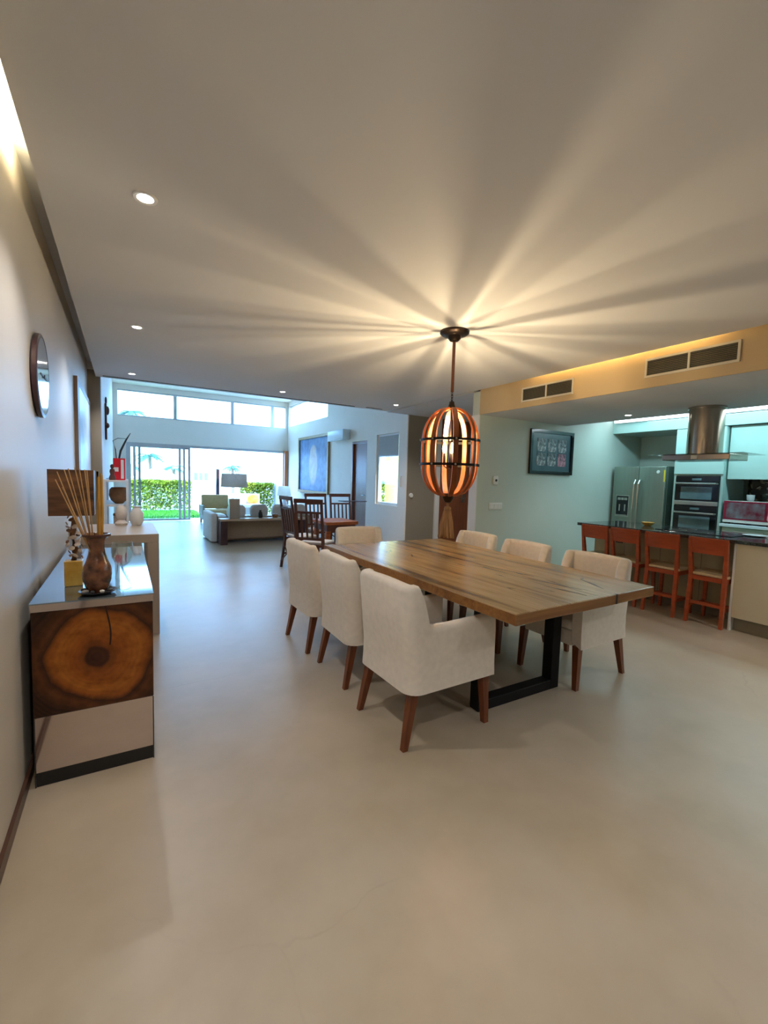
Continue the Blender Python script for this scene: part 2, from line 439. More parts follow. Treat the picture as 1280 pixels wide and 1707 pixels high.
# ------------------------------------------------------------------ mesh helpers
class MB:
    def __init__(s):
        s.bm = bmesh.new()
    def box(s, x0, x1, y0, y1, z0, z1, bev=0.0, seg=2):
        vs = [s.bm.verts.new(p) for p in ((x0, y0, z0), (x1, y0, z0), (x1, y1, z0), (x0, y1, z0), (x0, y0, z1), (x1, y0, z1), (x1, y1, z1), (x0, y1, z1))]
        fs = [s.bm.faces.new([vs[i] for i in q]) for q in ((0, 3, 2, 1), (4, 5, 6, 7), (0, 1, 5, 4), (1, 2, 6, 5), (2, 3, 7, 6), (3, 0, 4, 7))]
        if bev:
            es = list({e for f in fs for e in f.edges})
            bmesh.ops.bevel(s.bm, geom=es, offset=bev, segments=seg, profile=0.5, affect='EDGES')
        return s
    def hexa(s, bot, top):
        vs = [s.bm.verts.new(p) for p in list(bot) + list(top)]
        for q in ((0, 3, 2, 1), (4, 5, 6, 7), (0, 1, 5, 4), (1, 2, 6, 5), (2, 3, 7, 6), (3, 0, 4, 7)):
            s.bm.faces.new([vs[i] for i in q])
        return s
    def leg(s, x0, y0, x1, y1, z0, z1, w0, w1):
        """tapered square leg from (x0,y0,z0) half-width w0 to (x1,y1,z1) half-width w1"""
        b = [(x0 - w0, y0 - w0, z0), (x0 + w0, y0 - w0, z0), (x0 + w0, y0 + w0, z0), (x0 - w0, y0 + w0, z0)]
        t = [(x1 - w1, y1 - w1, z1), (x1 + w1, y1 - w1, z1), (x1 + w1, y1 + w1, z1), (x1 - w1, y1 + w1, z1)]
        return s.hexa(b, t)
    def lathe(s, prof, cx=0, cy=0, seg=24, a0=0.0, a1=2 * PI):
        full = abs(a1 - a0 - 2 * PI) < 1e-6
        n = seg if full else seg + 1
        rings = []
        for r, z in prof:
            if r < 1e-6:
                rings.append([s.bm.verts.new((cx, cy, z))] * n)
            else:
                rings.append([s.bm.verts.new((cx + r * math.cos(a0 + (a1 - a0) * k / seg), cy + r * math.sin(a0 + (a1 - a0) * k / seg), z)) for k in range(n)])
        for a, b in zip(rings, rings[1:]):
            for k in range(seg):
                q = [a[k], a[(k + 1) % n], b[(k + 1) % n], b[k]]
                u = []
                for v in q:
                    if v not in u:
                        u.append(v)
                if len(u) > 2:
                    try:
                        s.bm.faces.new(u)
                    except ValueError:
                        pass
        return s
    def tube(s, pts, r, seg=8, cap=True):
        pts = [Vector(p) for p in pts]
        rs = r if isinstance(r, (list, tuple)) else [r] * len(pts)
        rings = []
        for i, p in enumerate(pts):
            d = (pts[min(i + 1, len(pts) - 1)] - pts[max(i - 1, 0)]).normalized()
            u = d.cross(Vector((0, 0, 1)))
            if u.length < 1e-3:
                u = Vector((1, 0, 0))
            u.normalize()
            v = d.cross(u)
            rings.append([s.bm.verts.new(p + (u * math.cos(2 * PI * k / seg) + v * math.sin(2 * PI * k / seg)) * rs[i]) for k in range(seg)])
        for a, b in zip(rings, rings[1:]):
            for k in range(seg):
                s.bm.faces.new((a[k], a[(k + 1) % seg], b[(k + 1) % seg], b[k]))
        if cap:
            s.bm.faces.new(rings[0][::-1])
            s.bm.faces.new(rings[-1])
        return s
    def blob(s, c, r, sub=2):
        d = bmesh.ops.create_icosphere(s.bm, subdivisions=sub, radius=1.0)
        for v in d['verts']:
            v.co = Vector((v.co.x * r[0] + c[0], v.co.y * r[1] + c[1], v.co.z * r[2] + c[2]))
        return s
    def pillow(s, c, sx, sy, sz, n=8, p=2.6):
        """soft cushion: superellipse in all directions"""
        def se(t, e):
            return math.copysign(abs(t) ** e, t)
        rings = []
        nu, nv = n * 3, n
        for j in range(nv + 1):
            ph = -PI / 2 + PI * j / nv
            ring = []
            for i in range(nu):
                th = 2 * PI * i / nu
                x = se(math.cos(ph), 0.45) * se(math.cos(th), 0.35) * sx
                y = se(math.cos(ph), 0.45) * se(math.sin(th), 0.35) * sy
                z = se(math.sin(ph), 0.8) * sz
                ring.append(s.bm.verts.new((c[0] + x, c[1] + y, c[2] + z)))
            rings.append(ring)
        for a, b in zip(rings, rings[1:]):
            for k in range(nu):
                s.bm.faces.new((a[k], a[(k + 1) % nu], b[(k + 1) % nu], b[k]))
        return s
    def xf(s, mtx):
        bmesh.ops.transform(s.bm, matrix=mtx, verts=s.bm.verts)
        return s

def obj(name, mb, m, parent=None, smooth=False, loc=None, angle=35):
    bm = mb.bm if isinstance(mb, MB) else mb
    bmesh.ops.remove_doubles(bm, verts=bm.verts, dist=1e-6)
    bmesh.ops.recalc_face_normals(bm, faces=bm.faces)
    me = bpy.data.meshes.new(name)
    bm.to_mesh(me)
    bm.free()
    if smooth:
        me.polygons.foreach_set('use_smooth', [True] * len(me.polygons))
        me.set_sharp_from_angle(angle=R(angle))
    me.materials.append(M[m] if isinstance(m, str) else m)
    o = bpy.data.objects.new(name, me)
    COL.objects.link(o)
    if parent is not None:
        o.parent = parent
    if loc:
        o.location = loc
    return o

def tag(o, label, cat, group=None, kind=None):
    o['label'] = label
    o['category'] = cat
    if group:
        o['group'] = group
    if kind:
        o['kind'] = kind
    return o

def thing(name, label, cat, loc=(0, 0, 0), rz=0.0, group=None):
    o = bpy.data.objects.new(name, None)
    COL.objects.link(o)
    o.empty_display_size = 0.05
    o.location = loc
    o.rotation_euler = (0, 0, rz)
    return tag(o, label, cat, group)

def struct(name, mb, m, parent=None, smooth=False):
    o = obj(name, mb, m, parent, smooth)
    o['kind'] = 'structure'
    return o

def struct_root(name, loc=(0, 0, 0)):
    o = bpy.data.objects.new(name, None)
    COL.objects.link(o)
    o.location = loc
    o['kind'] = 'structure'
    return o

def dup(src, loc, rz, label, group=None):
    r = src.copy()
    COL.objects.link(r)
    r.location = loc
    r.rotation_euler = (0, 0, rz)
    r['label'] = label
    if group:
        r['group'] = group
    for ch in list(src.children):
        c = ch.copy()
        COL.objects.link(c)
        c.parent = r
        for gch in list(ch.children):
            d = gch.copy()
            COL.objects.link(d)
            d.parent = c
    return r

def lamp(name, kind, energy, color, loc, parent=None, size=0.05, rot=None, spot=None, blend=0.5, sy=None):
    d = bpy.data.lights.new(name, kind)
    d.energy = energy
    d.color = color
    if kind == 'AREA':
        d.shape = 'RECTANGLE' if sy else 'SQUARE'
        d.size = size
        if sy:
            d.size_y = sy
    else:
        d.shadow_soft_size = size
    if kind == 'SPOT':
        d.spot_size = spot
        d.spot_blend = blend
    o = bpy.data.objects.new(name, d)
    COL.objects.link(o)
    o.location = loc
    if rot:
        o.rotation_euler = rot
    if parent is not None:
        o.parent = parent
    return o

def holed_wall(axis, t0, t1, u0, u1, z0, z1, holes):
    """wall slab with rectangular openings; axis 'x': thickness along x, u along y; axis 'y': thickness along y, u along x"""
    us = sorted({u0, u1, *[h[0] for h in holes], *[h[1] for h in holes]})
    zs = sorted({z0, z1, *[h[2] for h in holes], *[h[3] for h in holes]})
    nu, nz = len(us) - 1, len(zs) - 1
    solid = [[not any(h[0] - 1e-6 < (us[i] + us[i + 1]) / 2 < h[1] + 1e-6 and h[2] - 1e-6 < (zs[j] + zs[j + 1]) / 2 < h[3] + 1e-6 for h in holes) for j in range(nz)] for i in range(nu)]
    bm = bmesh.new()
    cache = {}
    def v(t, u, z):
        k = (round(t, 5), round(u, 5), round(z, 5))
        if k not in cache:
            cache[k] = bm.verts.new((t, u, z) if axis == 'x' else (u, t, z))
        return cache[k]
    def S(i, j):
        return 0 <= i < nu and 0 <= j < nz and solid[i][j]
    for i in range(nu):
        for j in range(nz):
            if not solid[i][j]:
                continue
            a, b, c, d = us[i], us[i + 1], zs[j], zs[j + 1]
            for t in (t0, t1):
                bm.faces.new((v(t, a, c), v(t, b, c), v(t, b, d), v(t, a, d)))
            if not S(i - 1, j):
                bm.faces.new((v(t0, a, c), v(t1, a, c), v(t1, a, d), v(t0, a, d)))
            if not S(i + 1, j):
                bm.faces.new((v(t0, b, c), v(t1, b, c), v(t1, b, d), v(t0, b, d)))
            if not S(i, j - 1):
                bm.faces.new((v(t0, a, c), v(t1, a, c), v(t1, b, c), v(t0, b, c)))
            if not S(i, j + 1):
                bm.faces.new((v(t0, a, d), v(t1, a, d), v(t1, b, d), v(t0, b, d)))
    return bm

# ------------------------------------------------------------------ room shell
WL = -0.39            # dining-room left wall plane
struct('floor', MB().box(-0.6, 8.1, -2.7, 14.05, -0.12, 0.0), 'floor')
struct('terrace_floor', MB().box(-3.0, 9.0, 14.05, 15.1, -0.14, -0.02), 'terrace')
struct('wall_left', MB().box(-0.60, WL, -2.6, 6.86, 0, 2.78), 'taupe')
struct('trim_1', MB().box(-0.60, -0.25, 6.86, 7.06, 0, 2.68), 'taupe_shaded')          # wall return at the end of the dining room
struct('wall_living_left', MB().box(-0.60, -0.25, 7.06, 14.2, 0, 3.75), 'white_wall')
struct('baseboard_left', MB().box(WL, WL + 0.014, -2.6, 6.86, 0, 0.055), 'baseboard')
struct('ceiling', MB().box(-0.30, 4.03, -2.6, 6.86, 2.60, 2.68), 'ceiling')
struct('ceiling_upper', MB().box(-0.60, 8.1, -2.7, 6.95, 2.78, 2.95), 'ceiling')
struct('ceiling_hall', MB().box(4.10, 7.9, 4.65, 6.95, 2.60, 2.78), 'ceiling')
struct('ceiling_living', MB().box(-0.60, 4.75, 6.95, 14.25, 3.75, 3.9), 'living_ceiling')
struct('wall_fascia', MB().box(-0.60, 4.75, 6.86, 6.95, 2.68, 3.80), 'white_wall')
struct('trim_2', MB().box(-0.22, 3.35, 6.74, 6.775, 2.594, 2.6), 'black')            # linear slot diffuser
struct('trim_3', MB().box(3.55, 3.86, 6.70, 6.735, 2.594, 2.6), 'black')
# kitchen soffit and its coves
struct('trim_4', MB().box(4.10, 5.85, -2.6, 4.5, 2.29, 2.78), 'ceiling')             # lowered kitchen ceiling
struct('trim_5', MB().box(4.085, 4.10, -2.6, 4.5, 2.29, 2.78), 'soffit_face')        # its face toward the table
struct('ceiling_kitchen', MB().box(5.85, 7.9, -2.6, 4.5, 2.62, 2.78), 'ceiling')
struct('trim_6', MB().box(7.05, 7.9, -2.6, 4.5, 2.26, 2.62), 'cabinet')              # bulkhead over the tall cabinets
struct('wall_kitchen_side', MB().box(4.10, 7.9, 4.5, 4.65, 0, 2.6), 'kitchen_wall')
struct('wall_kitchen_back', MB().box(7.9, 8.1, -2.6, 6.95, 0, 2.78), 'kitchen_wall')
struct('wall_behind', MB().box(-0.6, 8.1, -2.75, -2.6, 0, 2.78), 'taupe')
struct('wall_hall', MB().box(4.58, 7.9, 6.95, 7.1, 0, 2.78), 'taupe_shaded')
# living room, right wall: door, low window, clerestory
struct('wall_living_right', holed_wall('x', 4.58, 4.73, 7.1, 14.2, 0, 3.75, [(8.57, 9.31, 0, 2.23), (7.27, 8.15, 0.87, 2.31), (10.8, 13.95, 2.96, 3.62)]), 'white_wall')
struct('wall_hall_end', MB().box(4.56, 4.58, 6.95, 7.1, 0, 2.68), 'white_wall')
struct('wall_far', holed_wall('y', 14.05, 14.2, -0.25, 4.58, 0, 3.75, [(0.05, 4.5, 0, 2.20), (-0.13, 4.50, 2.90, 3.61)]), 'white_wall')
struct('trim_7', MB().box(4.46, 4.57, 13.93, 14.04, 0, 2.2), 'jamb_wood')
struct('baseboard_right', MB().box(4.565, 4.58, 7.1, 8.5, 0, 0.08), 'white_trim')
struct('baseboard_hall', MB().box(4.6, 5.2, 6.935, 6.95, 0, 0.08), 'baseboard')

# clerestory over the sliding doors
w1 = struct_root('window_1', (0, 14.12, 0))
f = MB()
f.box(-0.13, 4.50, -0.03, 0.03, 2.90, 2.935).box(-0.13, 4.50, -0.03, 0.03, 3.575, 3.61)
struct('window_frame', f, 'alu', w1)
for x in (1.28, 2.86, 4.08):
    struct('mullion', MB().box(x - 0.045, x + 0.045, -0.035, 0.035, 2.935, 3.575), 'alu', w1)
for a, b in ((-0.13, 1.235), (1.325, 2.815), (2.905, 4.035), (4.125, 4.5)):
    struct('pane', MB().box(a, b, -0.005, 0.005, 2.93, 3.58), 'glass', w1)
# clerestory in the right wall
w2 = struct_root('window_2', (4.655, 0, 0))
f = MB()
f.box(-0.03, 0.03, 10.8, 13.95, 2.96, 2.99).box(-0.03, 0.03, 10.8, 13.95, 3.59, 3.62).box(-0.03, 0.03, 10.8, 10.84, 2.99, 3.59)
struct('window_frame', f, 'alu', w2)
struct('pane', MB().box(-0.005, 0.005, 10.84, 13.95, 2.99, 3.59), 'glass', w2)
# low window with a half-drawn grey roller blind
w3 = struct_root('window_3', (4.655, 0, 0))
f = MB()
f.box(-0.04, 0.04, 7.27, 7.32, 0.87, 2.31).box(-0.04, 0.04, 8.10, 8.15, 0.87, 2.31).box(-0.04, 0.04, 7.32, 8.10, 0.87, 0.92).box(-0.04, 0.04, 7.32, 8.10, 2.26, 2.31)
struct('window_frame', f, 'white_trim', w3)
struct('pane', MB().box(-0.005, 0.005, 7.32, 8.10, 0.92, 2.26), 'glass', w3)
b3 = thing('roller_blind', 'grey roller blind drawn a third down the narrow living room window', 'blind', (4.612, 7.71, 1.87))
obj('cloth', MB().box(-0.004, 0.004, -0.38, 0.38, 0.0, 0.40), 'blind', b3)
obj('bottom_bar', MB().box(-0.008, 0.008, -0.38, 0.38, -0.02, 0.0), 'alu', b3)

# sliding glass doors onto the terrace: one sash closed at the left, two stacked behind it
d1 = struct_root('door_1', (0, 14.12, 0))
f = MB()
f.box(0.05, 4.5, -0.06, 0.06, 2.13, 2.20).box(0.05, 0.10, -0.06, 0.06, 0, 2.13).box(4.44, 4.5, -0.06, 0.06, 0, 2.13)
struct('door_frame', f, 'alu', d1)
for k, (xa, xb, yy) in enumerate(((0.10, 1.42, -0.035), (0.22, 1.54, 0.0), (0.34, 1.68, 0.035))):
    s = MB()
    s.box(xa, xa + 0.06, yy - 0.014, yy + 0.014, 0.02, 2.13).box(xb - 0.06, xb, yy - 0.014, yy + 0.014, 0.02, 2.13)
    s.box(xa + 0.06, xb - 0.06, yy - 0.014, yy + 0.014, 0.02, 0.07).box(xa + 0.06, xb - 0.06, yy - 0.014, yy + 0.014, 2.08, 2.13)
    so = struct('sash', s, 'alu', d1)
    struct('pane', MB().box(xa + 0.06, xb - 0.06, yy - 0.004, yy + 0.004, 0.07, 2.08), 'glass', so)
# living room side door, standing in its wooden lining
d2 = struct_root('door_2', (4.58, 8.94, 0))
f = MB()
f.box(0.0, 0.13, -0.365, -0.325, 0, 2.22).box(0.0, 0.13, 0.325, 0.365, 0, 2.22).box(0.0, 0.13, -0.325, 0.325, 2.18, 2.22)
struct('door_frame', f, 'door_wood', d2)
dl = struct('door_leaf', MB().box(0.05, 0.09, -0.322, 0.322, 0.01, 2.175), 'door_wood', d2)
struct('door_handle', MB().tube([(0.045, -0.26, 1.02), (0.0, -0.26, 1.02), (0.0, -0.14, 1.02)], 0.009), 'steel', d2)
# hall door in its white lining
d3 = struct_root('door_3', (5.75, 6.95, 0))
f = MB()
f.box(-0.52, -0.42, -0.04, 0.0, 0, 2.6).box(0.42, 0.52, -0.04, 0.0, 0, 2.6)
struct('door_frame', f, 'white_trim', d3)
struct('door_leaf', MB().box(-0.42, 0.42, -0.02, 0.0, 0.01, 2.59), 'door_wood', d3)
struct('door_handle', MB().tube([(0.2, -0.02, 1.05), (0.2, -0.07, 1.05), (0.08, -0.07, 1.05)], 0.012).box(0.17, 0.23, -0.03, -0.02, 0.97, 1.13), 'steel', d3)
# white end of the kitchen side wall
struct('trim_8', MB().box(4.085, 4.10, 4.5, 4.65, 0, 2.29), 'white_trim')

# ------------------------------------------------------------------ cove lights
def cove(name, label, x, y0, y1, z, face):
    t = thing(name, label, 'cove light', (x, (y0 + y1) / 2, z))
    h = (y1 - y0) / 2
    obj('profile', MB().box(-0.012, 0.012, -h, h, 0.0, 0.008), 'alu', t)
    obj('led_strip', MB().box(-0.008, 0.008, -h, h, 0.008, 0.012), 'led_warm', t)
    return t
cv = cove('cove_light', 'warm light strip hidden in the ceiling slot along the left wall', -0.283, 0.25, 2.5, 2.682, 1)
lamp('cove_glow', 'AREA', 16, (1.0, 0.80, 0.45), (0.0, 0, 0.03), cv, 0.03, (0, R(125), 0), sy=2.2)
cv2 = cove('cove_light', 'warm light strip hidden in the ceiling slot above the grilled soffit', 4.012, 1.75, 3.55, 2.682, -1)
lamp('cove_glow', 'AREA', 18, (1.0, 0.74, 0.32), (0.0, 0, 0.03), cv2, 0.03, (0, R(-125), 0), sy=1.75)
kl = thing('cove_light', 'cool white light strip above the kitchen cabinets', 'cove light', (7.03, 1.0, 2.42))
obj('profile', MB().box(-0.02, 0.0, -3.45, 3.45, 0.0, 0.075), 'alu', kl)
obj('led_strip', MB().box(-0.035, -0.02, -3.45, 3.45, 0.01, 0.065), 'led', kl)
lamp('cove_glow', 'AREA', 27, (0.52, 0.92, 1.0), (-0.45, 0.9, 0.06), kl, 0.06, (0, R(-15), 0), sy=4.6)

# ------------------------------------------------------------------ ceiling downlights
def downlight(x, y, z, label, power=22, first=[None]):
    t = thing('downlight', label, 'ceiling light', (x, y, z))
    obj('trim_ring', MB().lathe([(0.034, 0.0), (0.034, -0.004), (0.047, -0.006), (0.050, 0.0)], seg=20), 'white_trim', t, True)
    obj('lens', MB().lathe([(0.0, -0.002), (0.034, -0.002), (0.034, 0.0)], seg=20), 'downlight', t)
    lamp('beam', 'SPOT', power, (1.0, 0.95, 0.90), (0, 0, -0.02), t, 0.03, (0, 0, 0), R(125), 0.8)
    return t
downlight(0.095, 2.306, 2.6, 'recessed downlight above the wooden sideboard, largest in view', 26)
downlight(0.106, 4.318, 2.6, 'recessed downlight between the sideboard and the living room, second along the left wall', 22)
downlight(0.098, 6.378, 2.6, 'recessed downlight at the ceiling edge near the tall clerestory, third along the left wall', 30)
downlight(1.969, 6.292, 2.6, 'recessed downlight at the ceiling edge in front of the sofa', 30)
downlight(3.811, 6.178, 2.6, 'recessed downlight near the hall corner behind the lantern', 30)
downlight(5.475, 3.308, 2.29, 'recessed downlight in the kitchen soffit left of the steel hood', 16)
downlight(5.6, 5.8, 2.6, 'added unseen downlight in the hall, brightening the brown hall door', 22)  # lamp added out of sight to lift the dark hall
downlight(0.10, 0.2, 2.6, 'added unseen downlight warming the floor beside the viewer', 45)  # this and the next two: unseen lamps added to warm the near floor
downlight(2.4, -0.9, 2.6, 'added unseen downlight warming the open floor behind the viewer', 60)
downlight(4.6, 0.3, 2.29, 'added unseen downlight in the soffit, warming the floor before the island', 50)

# ------------------------------------------------------------------ lantern pendant over the table
LX, LY = 2.31, 2.88
pen = thing('lantern_pendant', 'wooden stave lantern with lit bulbs and tassel hanging over the table', 'lamp', (LX, LY, 0))
obj('canopy', MB().lathe([(0.0, 2.6), (0.115, 2.6), (0.118, 2.585), (0.10, 2.57), (0.055, 2.562), (0.05, 2.54), (0.035, 2.525), (0.0, 2.52)], seg=28), 'bronze', pen, True)
obj('rod', MB().tube([(0, 0, 2.525), (0, 0, 2.12)], 0.013, 12), 'rod_wood', pen, True)
ch = MB()
for k in range(4):
    zc = 2.107 - k * 0.022
    pts = [(0.008 * math.cos(a) if k % 2 else 0, 0 if k % 2 else 0.008 * math.cos(a), zc + 0.015 * math.sin(a)) for a in [2 * PI * i / 12 for i in range(13)]]
    ch.tube(pts, 0.0028, 5, False)
obj('chain', ch, 'bronze', pen)
obj('top_cap', MB().lathe([(0.0, 2.045), (0.02, 2.043), (0.024, 2.02), (0.030, 1.998), (0.030, 1.988), (0.0, 1.98)], seg=20), 'bronze', pen, True)
obj('bottom_cap', MB().lathe([(0.0, 1.300), (0.044, 1.295), (0.052, 1.275), (0.044, 1.250), (0.026, 1.222), (0.0, 1.215)], seg=20), 'bronze', pen, True)
prof = []
for k in range(13):
    a = PI / 2 * k / 12
    prof.append((0.028 + 0.205 * math.sin(a), 1.726 + 0.268 * math.cos(a)))
prof += [(0.235, 1.69), (0.236, 1.65), (0.235, 1.60), (0.234, 1.56)]
for k in range(13):
    a = PI / 2 * k / 12
    prof.append((0.040 + 0.193 * math.cos(a), 1.525 - 0.255 * math.sin(a)))
NST = 8
for k in range(NST):
    a0 = 2 * PI * k / NST + 0.30
    bm = bmesh.new()
    rows = []
    for i, (r, z) in enumerate(prof):
        w = 0.020 if r > 0.12 else 0.020 * max(0.30, r / 0.12)
        p, q = prof[max(i - 1, 0)], prof[min(i + 1, len(prof) - 1)]
        d = Vector((q[0] - p[0], q[1] - p[1])).normalized()
        nr, nz = -d.y, d.x
        row = []
        for (rr, zz) in ((r, z), (r - 0.016 * abs(nr), z - 0.016 * (1 if nz > 0 else -1) * abs(nz))):
            for sgn in (-1, 1):
                x = rr * math.cos(a0) - sgn * w * math.sin(a0)
                y = rr * math.sin(a0) + sgn * w * math.cos(a0)
                row.append(bm.verts.new((x, y, zz)))
        rows.append(row)
    for A, B in zip(rows, rows[1:]):
        bm.faces.new((A[0], A[1], B[1], B[0]))
        bm.faces.new((A[2], B[2], B[3], A[3]))
        bm.faces.new((A[0], B[0], B[2], A[2]))
        bm.faces.new((A[1], A[3], B[3], B[1]))
    bm.faces.new((rows[0][0], rows[0][2], rows[0][3], rows[0][1]))
    bm.faces.new((rows[-1][0], rows[-1][1], rows[-1][3], rows[-1][2]))
    obj('stave', bm, 'lantern_wood', pen, True)
for z in (1.726, 1.530):
    rg = obj('ring', MB().lathe([(0.236, z - 0.010), (0.243, z - 0.010), (0.243, z + 0.010), (0.236, z + 0.010), (0.236, z - 0.010)], seg=48), 'iron', pen, True)
    bt = MB()
    for k in range(NST):
        a0 = 2 * PI * k / NST + 0.30
        bt.blob((0.245 * math.cos(a0), 0.245 * math.sin(a0), z), (0.009, 0.009, 0.009), 1)
    so_ = obj('bolts', bt, 'steel', rg, True)
    so_['kind'] = 'stuff'
obj('stem', MB().tube([(0, 0, 1.99), (0, 0, 1.52)], 0.008, 8).lathe([(0, 1.545), (0.022, 1.54), (0.026, 1.525), (0.018, 1.505), (0, 1.50)], seg=12), 'bronze', pen, True)
for k in range(3):
    a = 2 * PI * k / 3 + 0.55
    bx, by = 0.044 * math.cos(a), 0.044 * math.sin(a)
    arm = obj('candle_arm', MB().tube([(0, 0, 1.525), (bx * 0.5, by * 0.5, 1.505), (bx, by, 1.52), (bx, by, 1.535)], 0.006, 8).lathe([(0, 1.532), (0.018, 1.535), (0.018, 1.545), (0.010, 1.547), (0.010, 1.625), (0, 1.626)], bx, by, 12), 'bronze', pen, True)
    obj('bulb', MB().lathe([(0.0, 1.627), (0.009, 1.628), (0.017, 1.648), (0.018, 1.665), (0.011, 1.692), (0.003, 1.715), (0, 1.716)], bx, by, 12), 'bulb', arm, True)
    lamp('glow', 'SPOT', 16.0, (1.0, 0.76, 0.44), (bx, by, 1.727), pen, 0.008, (PI, 0, 0), R(178), 0.35)
    lamp('soft_glow', 'POINT', 4.0, (1.0, 0.74, 0.42), (bx * 2.6, by * 2.6, 1.66), pen, 0.05)
tas = MB()
tas.lathe([(0.0, 1.216), (0.012, 1.212), (0.010, 1.19), (0.028, 1.182), (0.032, 1.165), (0.024, 1.150), (0.0, 1.148)], seg=14)
obj('tassel_knot', tas, 'tassel', pen, True)
tas = MB()
for k in range(80):
    a = 2.399963 * k
    q = math.sqrt((k + 0.5) / 80)
    r0, r1 = 0.026 * q, (0.072 + random.uniform(-0.012, 0.008)) * q
    zb = 0.925 + random.uniform(0, 0.035)
    tas.tube([(r0 * math.cos(a), r0 * math.sin(a), 1.155), ((r0 * 0.4 + r1 * 0.6) * math.cos(a), (r0 * 0.4 + r1 * 0.6) * math.sin(a), 1.05), (r1 * math.cos(a + 0.1), r1 * math.sin(a + 0.1), zb)], [0.006, 0.0075, 0.006], 5)
ts = obj('tassel_strands', tas, 'tassel', pen, True)
ts['kind'] = 'stuff'

# ------------------------------------------------------------------ dining table
tb = thing('dining_table', 'long thick wooden slab dining table on black steel frames', 'table', (2.29, 2.67, 0))
bm = bmesh.new()
out = []
NS = 24
def lerp(a, b, t):
    return a + (b - a) * t
nl, nr, fr, fl = (1.640, 1.480), (2.930, 1.520), (3.02, 3.860), (1.628, 3.860)
for k in range(NS):
    t = k / NS
    out.append((lerp(nl[0], nr[0], t), lerp(nl[1], nr[1], t) + 0.003 * math.sin(9 * t)))
for k in range(NS):
    t = k / NS
    out.append((lerp(nr[0], fr[0], t) + 0.008 * math.sin(11 * t) + 0.004 * math.sin(27 * t), lerp(nr[1], fr[1], t)))
for k in range(NS):
    t = k / NS
    out.append((lerp(fr[0], fl[0], t), lerp(fr[1], fl[1], t)))
for k in range(NS):
    t = k / NS
    out.append((lerp(fl[0], nl[0], t) + 0.004 * math.sin(13 * t), lerp(fl[1], nl[1], t)))
cx0, cy0 = 2.29, 2.67
def ring_at(z, ins):
    return [bm.verts.new((x - cx0 - ins * (1 if x > cx0 else -1), y - cy0 - ins * (1 if y > cy0 else -1), z)) for x, y in out]
rs = [ring_at(0.698, 0.004), ring_at(0.702, 0.0), ring_at(0.755, 0.0), ring_at(0.76, 0.004)]
for A, B in zip(rs, rs[1:]):
    for k in range(len(out)):
        bm.faces.new((A[k], A[(k + 1) % len(out)], B[(k + 1) % len(out)], B[k]))
bm.faces.new(rs[0][::-1])
bm.faces.new(rs[-1])
tto = obj('tabletop', bm, 'table_wood', tb)
tto.data.materials.append(M['table_edge'])            # sawn edges are darker and redder than the sanded top
for p_ in tto.data.polygons:
    if abs(p_.normal.z) < 0.3:
        p_.material_index = 1
ck = MB()                                  # the open split in the near end and two dark shakes in the top
obj('split', MB().box(2.50 - cx0, 2.515 - cx0, 1.5035 - cy0, 1.520 - cy0, 0.701, 0.7606), 'black', tb)
for (xa, ya, xb, yb, w) in ((2.40, 1.66, 2.335, 2.02, 0.008), (2.30, 1.56, 2.265, 1.83, 0.006), (2.55, 1.62, 2.66, 1.86, 0.008), (2.66, 1.86, 2.71, 1.87, 0.006), (2.42, 2.05, 2.36, 2.55, 0.007)):
    d = Vector((xb - xa, yb - ya, 0)).normalized()
    nn = Vector((-d.y, d.x, 0))
    mid = Vector(((xa + xb) / 2 + 0.006, (ya + yb) / 2, 0))
    a, b = Vector((xa, ya, 0)), Vector((xb, yb, 0))
    c0 = Vector((cx0, cy0, 0))
    ck = MB()
    ck.hexa([(a - c0) + Vector((0, 0, 0.757)), (mid - nn * w - c0) + Vector((0, 0, 0.757)), (b - c0) + Vector((0, 0, 0.757)), (mid + nn * w - c0) + Vector((0, 0, 0.757))],
            [(a - c0) + Vector((0, 0, 0.7608)), (mid - nn * w - c0) + Vector((0, 0, 0.7608)), (b - c0) + Vector((0, 0, 0.7608)), (mid + nn * w - c0) + Vector((0, 0, 0.7608))])
    obj('split', ck, 'black', tb)
for yy in (1.955 - cy0, 3.38 - cy0):
    lg = MB()
    lg.box(-0.455, -0.375, yy - 0.04, yy + 0.04, 0.0, 0.69, 0.004, 1)
    lg.box(0.20, 0.28, yy - 0.04, yy + 0.04, 0.0, 0.69, 0.004, 1)
    lg.box(-0.375, 0.20, yy - 0.04, yy + 0.04, 0.0, 0.065, 0.004, 1)
    lg.box(-0.455, 0.28, yy - 0.05, yy + 0.05, 0.69, 0.698)
    obj('leg_frame', lg, 'iron', tb)

